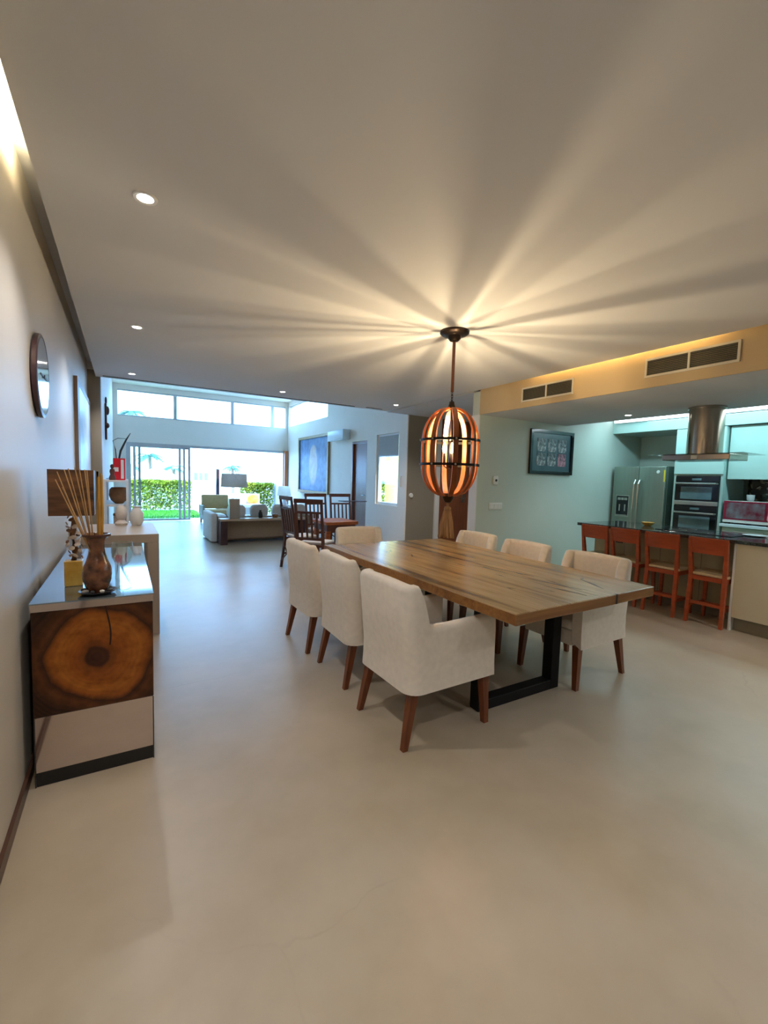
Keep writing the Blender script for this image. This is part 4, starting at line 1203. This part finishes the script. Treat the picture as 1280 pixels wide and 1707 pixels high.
mw = thing('microwave', 'red-fronted microwave on the back counter right of the ovens', 'microwave', (7.07, 2.50, 0.93))
obj('case', MB().box(0.02, 0.42, -0.36, 0.34, 0.022, 0.315, 0.006, 1), 'steel', mw)
dd = obj('microwave_door', MB().box(0.0, 0.019, -0.145, 0.338, 0.06, 0.31, 0.003, 1), 'micro_red', mw)
M['micro_glass'] = mat('patterned_microwave_glass', (0.17, 0.012, 0.03), 0.1, scale=9, col2=(0.20, 0.22, 0.25), detail=5)
obj('door_window', MB().box(-0.002, 0.0, -0.115, 0.305, 0.08, 0.29), 'micro_glass', dd)
obj('handle', MB().tube([(0.0, -0.165, 0.08), (-0.03, -0.165, 0.09), (-0.03, -0.165, 0.28), (0.0, -0.165, 0.29)], 0.012, 8), 'plastic', dd, True)
obj('bottom_trim', MB().box(-0.003, 0.019, -0.358, 0.338, 0.022, 0.056), 'plastic', mw)
pn = obj('button_panel', MB().box(0.0, 0.019, -0.358, -0.185, 0.06, 0.31, 0.003, 1), 'micro_pink', mw)
bt = MB()
for i in range(3):
    for j in range(4):
        bt.box(-0.003, 0.0, -0.345 + 0.05 * i, -0.31 + 0.05 * i, 0.085 + 0.05 * j, 0.115 + 0.05 * j)
obj('buttons', bt, 'plastic', pn)
for sx, sy in ((0.05, -0.3), (0.05, 0.28), (0.38, -0.3), (0.38, 0.28)):
    obj('foot', MB().lathe([(0, 0), (0.015, 0), (0.015, 0.022), (0, 0.022)], sx, sy, 10), 'black', mw)
cup = MB().lathe([(0, 0), (0.032, 0), (0.042, 0.02), (0.045, 0.085), (0.041, 0.085), (0.038, 0.02), (0, 0.008)], seg=20)
tag(obj('cup', cup, 'ceramic', None, True, (7.22, 2.60, 1.2455)), 'small white cup on top of the red microwave', 'cup')

# ------------------------------------------------------------------ island and stools
isl = thing('kitchen_island', 'cream kitchen island with recessed knee space behind the stools', 'island', (5.6, 1.6, 0))
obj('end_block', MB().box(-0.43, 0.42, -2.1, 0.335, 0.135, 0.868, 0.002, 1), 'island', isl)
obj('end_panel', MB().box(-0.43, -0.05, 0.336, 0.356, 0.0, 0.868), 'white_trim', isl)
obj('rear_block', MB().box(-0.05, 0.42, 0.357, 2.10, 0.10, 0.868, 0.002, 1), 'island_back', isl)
obj('toe_kick', MB().box(-0.36, 0.36, -2.1, 0.335, 0, 0.134), 'toe', isl)
obj('toe_kick', MB().box(0.0, 0.36, 0.357, 2.08, 0, 0.099), 'toe', isl)
for k in range(1, 4):
    obj('panel_joint', MB().box(-0.0515, -0.0502, 0.357 + 0.44 * k - 0.004, 0.357 + 0.44 * k + 0.004, 0.11, 0.86), 'toe', isl)
obj('socket', MB().box(-0.06, -0.0502, 1.70, 1.80, 0.66, 0.76, 0.004, 1), 'black', isl)
tag(obj('island_top', MB().box(5.15, 6.06, -0.5, 3.70, 0.869, 0.905, 0.004, 2), 'granite'), 'polished dark granite top of the kitchen island', 'worktop')
cook = thing('cooktop', 'black glass cooktop set on the island under the hood', 'cooktop', (5.62, 2.45, 0.9053))
obj('glass_top', MB().box(-0.24, 0.26, -0.38, 0.38, 0, 0.006, 0.002, 1), 'black_gloss', cook)
for k, (x, y) in enumerate(((-0.10, -0.2), (-0.10, 0.2), (0.13, -0.2), (0.13, 0.2))):
    obj('burner_ring', MB().lathe([(0.085, 0.0062), (0.09, 0.0062), (0.09, 0.007), (0.085, 0.007), (0.085, 0.0062)], x, y, 24), 'steel', cook)
bl = MB().lathe([(0, 0), (0.035, 0), (0.07, 0.03), (0.075, 0.045), (0.07, 0.045), (0.033, 0.008), (0, 0.008)], seg=20)
tag(obj('bowl', bl, 'onyx', None, True, (5.72, 3.10, 0.9055)), 'small yellow bowl on the dark island top', 'bowl')
pl_ = MB().lathe([(0, 0), (0.06, 0), (0.11, 0.012), (0.105, 0.014), (0.058, 0.004), (0, 0.004)], seg=24)
tag(obj('plate', pl_, 'ceramic', None, True, (5.80, 2.02, 0.9055)), 'white plate on the dark island top beside the cooktop', 'plate')

def make_stool(label, loc, rz):
    t = thing('counter_stool', label, 'stool', loc, rz, 'orange wooden stools at the island')
    for sx, sy in ((1, -1), (1, 1)):
        obj('leg', MB().leg(0.345, sy * 0.160, 0.325, sy * 0.150, 0, 0.50, 0.014, 0.019), 'stool_wood', t)
    for sy in (-1, 1):
        lg = MB().leg(-0.035, sy * 0.160, 0.0, sy * 0.152, 0, 0.50, 0.015, 0.020)
        lg.leg(0.0, sy * 0.152, -0.055, sy * 0.163, 0.50, 0.885, 0.020, 0.014)
        obj('leg', lg, 'stool_wood', t)
    s = MB().box(-0.02, 0.345, -0.13, 0.13, 0.455, 0.50)
    s.box(0.021, 0.305, -0.168, -0.131, 0.455, 0.50).box(0.021, 0.305, 0.131, 0.168, 0.455, 0.50)
    obj('seat_frame', s, 'stool_wood', t)
    obj('seat', MB().box(-0.015, 0.365, -0.180, 0.180, 0.501, 0.532, 0.012, 3), 'stool_seat', t, True)
    # curved top panel
    bm = bmesh.new()
    rows = []
    for i in range(9):
        y = -0.176 + 0.352 * i / 8
        bow = -0.022 * (1 - (y / 0.176) ** 2)
        rows.append([bm.verts.new((-0.030 + bow + dx - 0.14 * (z - 0.74), y, z)) for dx, z in ((-0.009, 0.735), (0.009, 0.735), (0.009, 0.90), (-0.009, 0.90))])
    for A, B in zip(rows, rows[1:]):
        for k in range(4):
            bm.faces.new((A[k], B[k], B[(k + 1) % 4], A[(k + 1) % 4]))
    bm.faces.new(rows[0]); bm.faces.new(rows[-1][::-1])
    obj('back_panel', bm, 'stool_wood', t, True)
    obj('stretcher', MB().box(-0.022, -0.004, -0.145, 0.145, 0.20, 0.23), 'stool_wood', t)
    obj('stretcher', MB().box(0.322, 0.345, -0.145, 0.145, 0.14, 0.17), 'stool_wood', t)
    for sy in (-1, 1):
        obj('stretcher', MB().box(-0.005, 0.322, sy * 0.156 - 0.009, sy * 0.156 + 0.009, 0.165, 0.19), 'stool_wood', t)
    return t
SX = 5.135
st0 = make_stool('orange wooden counter stool nearest the cream island end panel', (SX, 2.146, 0), 0)
GS = 'orange wooden stools at the island'
dup(st0, (SX - 0.02, 2.585, 0), 0.02, 'second orange wooden counter stool from the cream island end panel', GS)
dup(st0, (SX, 3.01, 0), -0.02, 'third orange wooden counter stool from the cream island end panel', GS)
dup(st0, (SX, 3.40, 0), 0.01, 'orange wooden counter stool farthest from the cream end panel, black socket behind it', GS)

# ------------------------------------------------------------------ island hood
hood = thing('range_hood', 'steel cylinder island hood with flat plate and glass edge', 'hood', (5.55, 2.46, 0))
obj('chimney', MB().lathe([(0.168, 1.765), (0.168, 2.285)], seg=40).lathe([(0.17, 2.27), (0.176, 2.27), (0.176, 2.29), (0.17, 2.29)], seg=40), 'hood_steel', hood, True)
obj('steel_plate', MB().box(-0.21, 0.21, -0.33, 0.33, 1.705, 1.764, 0.004, 1), 'hood_steel', hood)
obj('glass_plate', MB().box(-0.26, 0.26, -0.46, 0.46, 1.7642, 1.771), 'clear', hood)
obj('control_strip', MB().box(-0.214, -0.2102, -0.03, 0.03, 1.715, 1.755), 'plastic', hood)

# ------------------------------------------------------------------ living room: sofa, console behind it, lamp, cushions
so = thing('sofa', 'low sofa with tan back panel and white slipcover side', 'sofa', (2.55, 9.95, 0))
obj('back_panel', MB().box(-0.92, 1.05, -0.60, -0.42, 0.05, 0.53, 0.01, 2), 'sofa_tan', so)
obj('base', MB().box(-0.92, 1.05, -0.41, 0.45, 0.05, 0.30, 0.01, 2), 'sofa_white', so)
for xa, xb in ((-1.06, -0.925), (1.055, 1.19)):
    obj('arm', MB().box(xa, xb, -0.58, 0.46, 0.02, 0.60, 0.03, 3), 'sofa_white', so, True)
for k in range(2):
    obj('seat_cushion', MB().box(-0.91 + 0.975 * k, 0.06 + 0.975 * k, -0.40, 0.46, 0.301, 0.45, 0.04, 3), 'sofa_white', so, True)
for k, (x, c, lab) in enumerate(((-0.50, 'sofa_white', 'white cushion on the sofa back, nearest the lamp'), (-0.02, 'cushion_grey', 'grey-white cushion on the sofa back, second from the lamp'), (0.45, 'sofa_white', 'white cushion on the sofa back, third from the lamp'), (0.85, 'cushion_grey', 'grey-white cushion on the sofa back, nearest the slatted chairs'))):
    c_ = MB().pillow((0, 0, 0), 0.19, 0.07, 0.155)
    o = tag(obj('cushion', c_, c, None, True, (2.55 + x, 9.68, 0.612)), lab, 'cushion', 'cushions on the sofa')
    o.rotation_euler = (R(5), R(3 * (-1) ** k), 0)
sc_ = thing('sofa_console', 'narrow light tan console on dark slab legs behind the sofa', 'console', (2.42, 9.17, 0))
obj('console_top', MB().box(-0.80, 0.95, -0.14, 0.14, 0.47, 0.515, 0.003, 1), 'ledge_tan', sc_)
for x in (-0.735, 0.885):
    obj('leg', MB().box(x - 0.065, x + 0.065, -0.135, 0.135, 0, 0.469), 'plum_wood', sc_)
obj('back_board', MB().box(-0.669, 0.819, 0.08, 0.10, 0.10, 0.469), 'sofa_tan', sc_)
tl = thing('table_lamp', 'table lamp with wide taupe shade on the console behind the sofa', 'lamp', (1.90, 9.17, 0.5152))
f = MB()
f.box(-0.10, 0.10, -0.07, 0.07, 0.0, 0.40, 0.004, 1)
obj('block_base', f, 'steel', tl)
obj('glass_neck', MB().lathe([(0, 0.401), (0.05, 0.401), (0.07, 0.45), (0.05, 0.52), (0.02, 0.60), (0.02, 0.66), (0, 0.66)], seg=20), 'clear', tl, True)
obj('lamp_shade', MB().lathe([(0.255, 0.63), (0.24, 0.90)], seg=32), 'shade_taupe', tl, True)
obj('shade_ring', MB().tube([(-0.238, 0, 0.88), (0.238, 0, 0.88)], 0.004, 6).tube([(0, -0.238, 0.88), (0, 0.238, 0.88)], 0.004, 6).tube([(0, 0, 0.66), (0, 0, 0.88)], 0.006, 6), 'bronze', tl)
vs_ = MB().lathe([(0, 0), (0.035, 0), (0.045, 0.04), (0.04, 0.11), (0.02, 0.14), (0.025, 0.16), (0, 0.155)], seg=16)
tag(obj('black_vase', vs_, 'black', None, True, (2.43, 9.17, 0.5155)), 'small black vase on the console behind the sofa', 'vase')
vs_ = MB().lathe([(0, 0), (0.05, 0), (0.065, 0.03), (0.06, 0.07), (0.03, 0.085), (0, 0.085)], seg=16)
tag(obj('brown_jar', vs_, 'brown_wood', None, True, (2.74, 9.17, 0.5155)), 'squat brown jar on the console behind the sofa', 'jar')
tag(obj('book', MB().box(-0.13, 0.13, -0.09, 0.09, 0, 0.035, 0.004, 1), 'ledge_tan', None, False, (3.02, 9.17, 0.5155)), 'tan book lying on the console behind the sofa', 'book')
# far corner lamp
ft = thing('side_table', 'small pale side table in the far corner of the living room', 'table', (4.12, 12.9, 0))
obj('tabletop', MB().lathe([(0, 0.50), (0.24, 0.50), (0.24, 0.53), (0, 0.53)], seg=28), 'shelf_white', ft)
obj('pedestal', MB().lathe([(0, 0), (0.16, 0), (0.16, 0.02), (0.03, 0.05), (0.03, 0.499), (0, 0.499)], seg=20), 'shelf_white', ft, True)
fl = thing('table_lamp', 'table lamp with cream shade in the far corner by the terrace doors', 'lamp', (4.12, 12.9, 0.5302))
obj('glass_base', MB().lathe([(0, 0), (0.07, 0), (0.09, 0.06), (0.06, 0.14), (0.02, 0.20), (0.015, 0.30), (0, 0.30)], seg=20), 'ceramic', fl, True)
obj('lamp_shade', MB().lathe([(0.215, 0.28), (0.17, 0.56)], seg=28), 'shade_cream', fl, True)

# ------------------------------------------------------------------ slatted chairs around a small wooden table
gt = thing('games_table', 'small orange-brown wooden table among the dark slatted chairs', 'table', (2.88, 6.42, 0))
obj('tabletop', MB().box(-0.27, 0.27, -0.30, 0.30, 0.675, 0.725, 0.005, 1), 'orange_wood', gt)
obj('apron', MB().box(-0.24, 0.24, -0.26, 0.26, 0.575, 0.674), 'dark_wood', gt)
for sx in (-1, 1):
    for sy in (-1, 1):
        obj('leg', MB().leg(sx * 0.23, sy * 0.25, sx * 0.21, sy * 0.23, 0, 0.574, 0.025, 0.035), 'orange_wood', gt)
def slat_chair(label, loc, rz, hgt):
    t = thing('slatted_chair', label, 'chair', loc, rz, 'dark slatted chairs around the small table')
    hw = 0.19
    for sy in (-1, 1):
        p = MB().leg(-0.24, sy * hw, -0.18, sy * hw, 0, 0.45, 0.016, 0.018)
        p.leg(-0.18, sy * hw, -0.27, sy * hw, 0.45, hgt, 0.018, 0.014)
        obj('leg', p, 'dark_wood', t)
        obj('leg', MB().leg(0.20, sy * hw, 0.18, sy * hw, 0, 0.44, 0.015, 0.018), 'dark_wood', t)
    obj('seat', MB().box(-0.17, 0.22, -0.22, 0.22, 0.441, 0.475, 0.008, 2), 'dark_wood', t, True)
    def bx(z):
        return -0.18 - 0.09 * (z - 0.45) / (hgt - 0.45)
    obj('top_rail', MB().box(bx(hgt) - 0.012, bx(hgt) + 0.012, -hw - 0.02, hw + 0.02, hgt - 0.045, hgt + 0.012), 'dark_wood', t)
    obj('back_rail', MB().box(bx(0.56) - 0.010, bx(0.56) + 0.010, -hw + 0.014, hw - 0.014, 0.54, 0.575), 'dark_wood', t)
    obj('back_rail', MB().box(bx(hgt - 0.17) - 0.010, bx(hgt - 0.17) + 0.010, -hw + 0.014, hw - 0.014, hgt - 0.185, hgt - 0.155), 'dark_wood', t)
    for k in range(4):
        y = -0.114 + 0.076 * k
        obj('back_slat', MB().leg(bx(0.575), y, bx(hgt - 0.185), y, 0.575, hgt - 0.185, 0.011, 0.011), 'dark_wood', t)
    for sy in (-1, 1):
        obj('stretcher', MB().box(-0.20, 0.175, sy * hw - 0.008, sy * hw + 0.008, 0.20, 0.225), 'dark_wood', t)
    obj('cross_brace', MB().tube([(-0.235, -hw + 0.02, 0.10), (-0.21, hw - 0.02, 0.36)], 0.010, 6).tube([(-0.255, hw - 0.02, 0.10), (-0.23, -hw + 0.02, 0.36)], 0.010, 6), 'dark_wood', t)
    obj('seat_pad', MB().box(-0.15, 0.20, -0.19, 0.19, 0.4755, 0.51, 0.012, 2), 'cushion_grey', t, True)
    return t
sc0 = slat_chair('dark slatted high-back chair left of the small wooden table, in front of the sofa', (2.33, 6.42, 0), 0.12, 1.09)
GC = 'dark slatted chairs around the small table'
dup(sc0, (2.30, 5.74, 0), 0.75, 'dark slatted high-back chair nearest the dining table, with its back to the sideboard', GC)
dup(sc0, (2.96, 7.16, 0), -PI / 2 + 0.05, 'dark slatted chair behind the small wooden table, on its left', GC)
dup(sc0, (3.42, 7.16, 0), -PI / 2 - 0.03, 'dark slatted chair behind the small wooden table, on its right', GC)
fs_ = thing('reading_stand', 'thin-topped dark stand beside the brown living room door', 'stand', (3.95, 7.95, 0))
obj('tabletop', MB().box(-0.26, 0.26, -0.12, 0.12, 0.925, 0.94), 'plum_wood', fs_)
obj('post', MB().tube([(0, 0, 0.02), (0, 0, 0.925)], 0.012, 8), 'plum_wood', fs_, True)
obj('base', MB().box(-0.13, 0.13, -0.10, 0.10, 0, 0.02), 'plum_wood', fs_)

# ------------------------------------------------------------------ painting and air conditioner on the white wall
def painting_mat():
    m = new_mat('oval_painting', 0.5)
    g = N(m)
    tc = g.n('ShaderNodeTexCoord')
    sx = g.n('ShaderNodeSeparateXYZ')
    nz = g.n('ShaderNodeTexNoise')
    nz.inputs['Scale'].default_value = 6
    nz.inputs['Detail'].default_value = 6
    g.l(tc.outputs['Object'], nz.inputs['Vector'])
    g.l(tc.outputs['Object'], sx.inputs[0])
    y = g.math('DIVIDE', sx.outputs[1], 0.34)
    z = g.math('DIVIDE', sx.outputs[2], 0.60)
    r = g.math('SQRT', g.math('ADD', g.math('MULTIPLY', y, y), g.math('MULTIPLY', z, z)))
    rn = g.math('ADD', r, g.math('MULTIPLY', g.math('SUBTRACT', nz.outputs['Fac'], 0.5), 0.5))
    blue = g.ramp(nz.outputs['Fac'], [(0.3, (0.045, 0.13, 0.32)), (0.7, (0.14, 0.30, 0.58))])
    pale = g.ramp(nz.outputs['Fac'], [(0.3, (0.42, 0.36, 0.36)), (0.7, (0.60, 0.55, 0.58))])
    k = g.ramp(rn, [(0.80, (1, 1, 1)), (1.05, (0, 0, 0))])
    g.l(g.mix(k, blue, pale), g.b.inputs['Base Color'])
    return m
M['painting'] = painting_mat()
pt = thing('framed_painting', 'large blue painting of a pale upright oval in a gold frame', 'painting', (4.58, 11.72, 1.74))
a, b, w = 1.13, 0.80, 0.07
f = MB()
f.box(-0.06, 0, -a, a, -b, -b + w).box(-0.06, 0, -a, a, b - w, b).box(-0.06, 0, -a, -a + w, -b + w, b - w).box(-0.06, 0, a - w, a, -b + w, b - w)
obj('frame', f, 'gold_frame', pt)
obj('canvas', MB().box(-0.02, -0.004, -a + w, a - w, -b + w, b - w), 'painting', pt)
ac = thing('air_conditioner', 'long pale wall air conditioner right of the blue painting', 'air conditioner', (4.58, 9.86, 2.40))
obj('shell', MB().box(-0.20, 0, -0.46, 0.46, -0.10, 0.13, 0.02, 3), 'ac_white', ac, True)
obj('louver', MB().box(-0.205, -0.17, -0.43, 0.43, -0.118, -0.102), 'ac_white', ac)

# ------------------------------------------------------------------ terrace and garden
struct('ground_garden', MB().box(-25, 40, 15.1, 60, -0.3, -0.06), 'terrace')
struct('lawn_bed', MB().box(-2.5, 2.35, 15.11, 18.7, -0.059, -0.03), 'lawn')
verts, faces = [], []
for k in range(9000):
    x, y = random.uniform(-2.4, 2.3), random.uniform(15.15, 18.3)
    a = random.uniform(0, PI)
    h = random.uniform(0.03, 0.06)
    dx, dy = 0.008 * math.cos(a), 0.008 * math.sin(a)
    i = len(verts)
    verts += [(x - dx, y - dy, -0.03), (x + dx, y + dy, -0.03), (x + random.uniform(-0.02, 0.02), y + random.uniform(-0.02, 0.02), -0.03 + h)]
    faces.append((i, i + 1, i + 2))
me = bpy.data.meshes.new('grass')
me.from_pydata(verts, [], faces)
me.materials.append(M['lawn'])
go = bpy.data.objects.new('grass', me)
COL.objects.link(go)
tag(go, 'short bright green lawn grass outside the sliding doors', 'grass', None, 'stuff')

def leaf_cloud(name, m, parent, pts, size):
    vs, fs = [], []
    for p in pts:
        n = Vector((random.gauss(0, 1), random.gauss(0, 1), random.gauss(0, 1) + 0.4)).normalized()
        u = n.orthogonal().normalized()
        v = n.cross(u)
        s = size * random.uniform(0.6, 1.3)
        i = len(vs)
        p = Vector(p)
        vs += [tuple(p - u * s), tuple(p + v * s * 0.5), tuple(p + u * s), tuple(p - v * s * 0.5)]
        fs.append((i, i + 1, i + 2, i + 3))
    me = bpy.data.meshes.new(name)
    me.from_pydata(vs, [], fs)
    me.materials.append(M[m])
    o = bpy.data.objects.new(name, me)
    COL.objects.link(o)
    o.parent = parent
    o['kind'] = 'stuff'
    return o
def hedge(label, x0, x1, y, h, z0=-0.06, gaps=True):
    t = thing('hedge', label, 'hedge', ((x0 + x1) / 2, y, z0))
    hw = (x1 - x0) / 2
    pts = []
    for k in range(int(5200 * (x1 - x0))):
        x = random.uniform(-hw, hw)
        z = h * (1 - random.random() ** 1.6 * 0.95)
        yy = random.uniform(-0.28, 0.28)
        if random.random() < 0.3:
            z = h + random.uniform(-0.08, 0.05)
        pts.append((x, yy, z))
    leaf_cloud('foliage', 'hedge_leaf', t, pts, 0.045)
    br = MB()
    n = max(4, int((x1 - x0) / 0.16))
    for k in range(n):
        x = -hw + (k + 0.5) * 2 * hw / n
        br.tube([(x, 0, 0), (x + random.uniform(-0.05, 0.05), random.uniform(-0.05, 0.05), h * 0.5), (x + random.uniform(-0.1, 0.1), random.uniform(-0.1, 0.1), h * 0.92)], [0.016, 0.012, 0.005], 5)
    obj('stems', br, 'palm_trunk', t)
    return t
hedge('long lime-green hedge at the back of the lawn, left of the terrace', -2.2, 2.25, 18.75, 1.12)
hedge('short lime-green hedge behind the terrace seats, by the pale side wall', 3.75, 4.95, 17.0, 1.12)
struct('wall_garden', MB().box(5.02, 5.3, 14.25, 17.4, -0.06, 5.5), 'plaster')
struct('wall_garden_back', MB().box(6.02, 9.0, 10.0, 10.2, -0.06, 3.2), 'yellow_plaster')
hedge('lime-green hedge outside the narrow living room window', 6.6, 8.1, 13.0, 1.35)

ps = thing('parasol', 'white garden parasol showing above the long hedge', 'parasol', (1.25, 22.0, -0.06))
obj('canopy', MB().lathe([(0.0, 1.68), (0.45, 1.50), (1.05, 1.20), (1.05, 1.18), (0.45, 1.47), (0.0, 1.65)], seg=8), 'canvas', ps)
obj('pole', MB().tube([(0, 0, 0.05), (0, 0, 1.66)], 0.022, 8), 'alu', ps, True)
obj('base', MB().lathe([(0, 0), (0.25, 0), (0.25, 0.05), (0, 0.07)], seg=20), 'iron', ps)

def palm(label, x, y, h, fl, nf):
    t = thing('palm_tree', label, 'tree', (x, y, -0.06), 0, 'palms beyond the hedge')
    obj('trunk', MB().tube([(0, 0, 0), (0.05, 0, h * 0.5), (0, 0, h)], [0.13, 0.10, 0.08], 8), 'palm_trunk', t, True)
    for k in range(nf):
        a = 2 * PI * k / nf + random.uniform(-0.2, 0.2)
        up = random.uniform(0.15, 0.75)
        pts = []
        for i in range(7):
            s = i / 6
            pts.append(Vector((math.cos(a) * fl * s, math.sin(a) * fl * s, h + fl * (up * s - 0.85 * s * s))))
        bm = bmesh.new()
        side = Vector((-math.sin(a), math.cos(a), 0))
        for i in range(1, 7):
            for j in range(3):
                s = (i - j / 3) / 6
                p = pts[i - 1].lerp(pts[i], 1 - j / 3)
                L = fl * 0.34 * math.sin(PI * min(1, s * 0.85 + 0.12))
                d = (pts[i] - pts[i - 1]).normalized()
                for sg in (-1, 1):
                    tip = p + side * sg * L + d * L * 0.5 + Vector((0, 0, -L * 0.35))
                    vsx = [bm.verts.new(p - d * 0.03), bm.verts.new(p + d * 0.03), bm.verts.new(tip)]
                    bm.faces.new(vsx)
        obj('frond', bm, 'palm_leaf', t)
    return t
palm('tall palm whose crown shows in the left clerestory pane', 0.35, 25.0, 4.30, 0.75, 11)
palm('low palm behind the parasol, left of the others', 0.1, 26.0, 1.75, 0.75, 11)
palm('bushy palm behind the parasol, in the middle', 1.25, 28.2, 2.35, 0.9, 13)
palm('small palm behind the parasol, right of the others', 2.25, 25.8, 1.75, 0.7, 11)
palm('palm beyond the terrace, just right of the taupe lamp shade', 5.9, 29.0, 1.9, 0.75, 11)
bd = thing('far_building', 'pale blue-grey building far beyond the terrace', 'building', (5.6, 40.0, -0.06))
obj('walls', MB().box(-0.75, 0.75, 0, 2, 0, 1.9), 'far_building', bd)
obj('roof_slab', MB().box(-0.85, 0.85, -0.1, 2.1, 1.9, 2.0), 'plaster', bd)
for k in range(3):
    obj('window', MB().box(-0.55 + 0.4 * k, -0.30 + 0.4 * k, -0.02, 0.0, 0.9, 1.5), 'ovenglass', bd)

lc = thing('lounge_chair', 'olive cushioned lounge chair on the terrace outside the open doors', 'chair', (2.25, 13.2, 0))
obj('back_cushion', MB().box(-0.36, 0.36, 0.18, 0.34, 0.40, 0.80, 0.03, 3), 'olive', lc, True)
obj('seat_cushion', MB().box(-0.36, 0.36, -0.36, 0.17, 0.27, 0.40, 0.03, 3), 'olive', lc, True)
obj('frame', MB().box(-0.40, 0.40, -0.38, 0.38, 0.12, 0.265, 0.01, 1), 'wicker', lc)
for sx in (-1, 1):
    obj('arm', MB().box(sx * 0.39 - 0.03, sx * 0.39 + 0.03, -0.36, 0.36, 0.27, 0.52, 0.01, 1), 'wicker', lc)
    for sy in (-1, 1):
        obj('leg', MB().leg(sx * 0.36, sy * 0.34, sx * 0.36, sy * 0.34, 0, 0.119, 0.02, 0.025), 'wicker', lc)
pf = thing('footstool', 'low white footstool in front of the olive lounge chair', 'footstool', (2.05, 12.3, 0))
obj('cushion', MB().pillow((0, 0, 0.26), 0.27, 0.24, 0.10), 'sofa_white', pf, True)
obj('base', MB().box(-0.22, 0.22, -0.2, 0.2, 0.06, 0.16, 0.01, 1), 'wicker', pf)
for sx in (-1, 1):
    for sy in (-1, 1):
        obj('leg', MB().leg(sx * 0.19, sy * 0.17, sx * 0.19, sy * 0.17, 0, 0.059, 0.015, 0.02), 'wicker', pf)
pp = thing('terrace_post', 'slim dark post standing on the terrace behind the lounge chair', 'post', (2.68, 15.5, -0.06))
obj('post', MB().box(-0.05, 0.05, -0.05, 0.05, 0.02, 1.62), 'plum_wood', pp)
obj('base', MB().box(-0.15, 0.15, -0.15, 0.15, 0, 0.02), 'plum_wood', pp)
ts_ = thing('terrace_sofa', 'grey terrace sofa beyond the doors, in front of the short hedge', 'sofa', (3.55, 15.9, -0.06))
obj('frame', MB().box(-0.7, 0.7, -0.35, 0.35, 0.08, 0.30, 0.01, 1), 'wicker', ts_)
obj('back_cushion', MB().box(-0.68, 0.68, 0.16, 0.34, 0.301, 0.78, 0.04, 3), 'cushion_grey', ts_, True)
obj('seat_cushion', MB().box(-0.68, 0.68, -0.34, 0.15, 0.301, 0.44, 0.04, 3), 'cushion_grey', ts_, True)
for sx in (-1, 1):
    obj('leg', MB().box(sx * 0.65 - 0.03, sx * 0.65 + 0.03, -0.32, 0.32, 0, 0.079), 'wicker', ts_)
tc_ = MB().pillow((0, 0, 0), 0.20, 0.07, 0.16)
tag(obj('cushion', tc_, 'onyx', None, True, (3.95, 15.93, 0.545)), 'yellow-orange cushion on the grey terrace sofa', 'cushion')
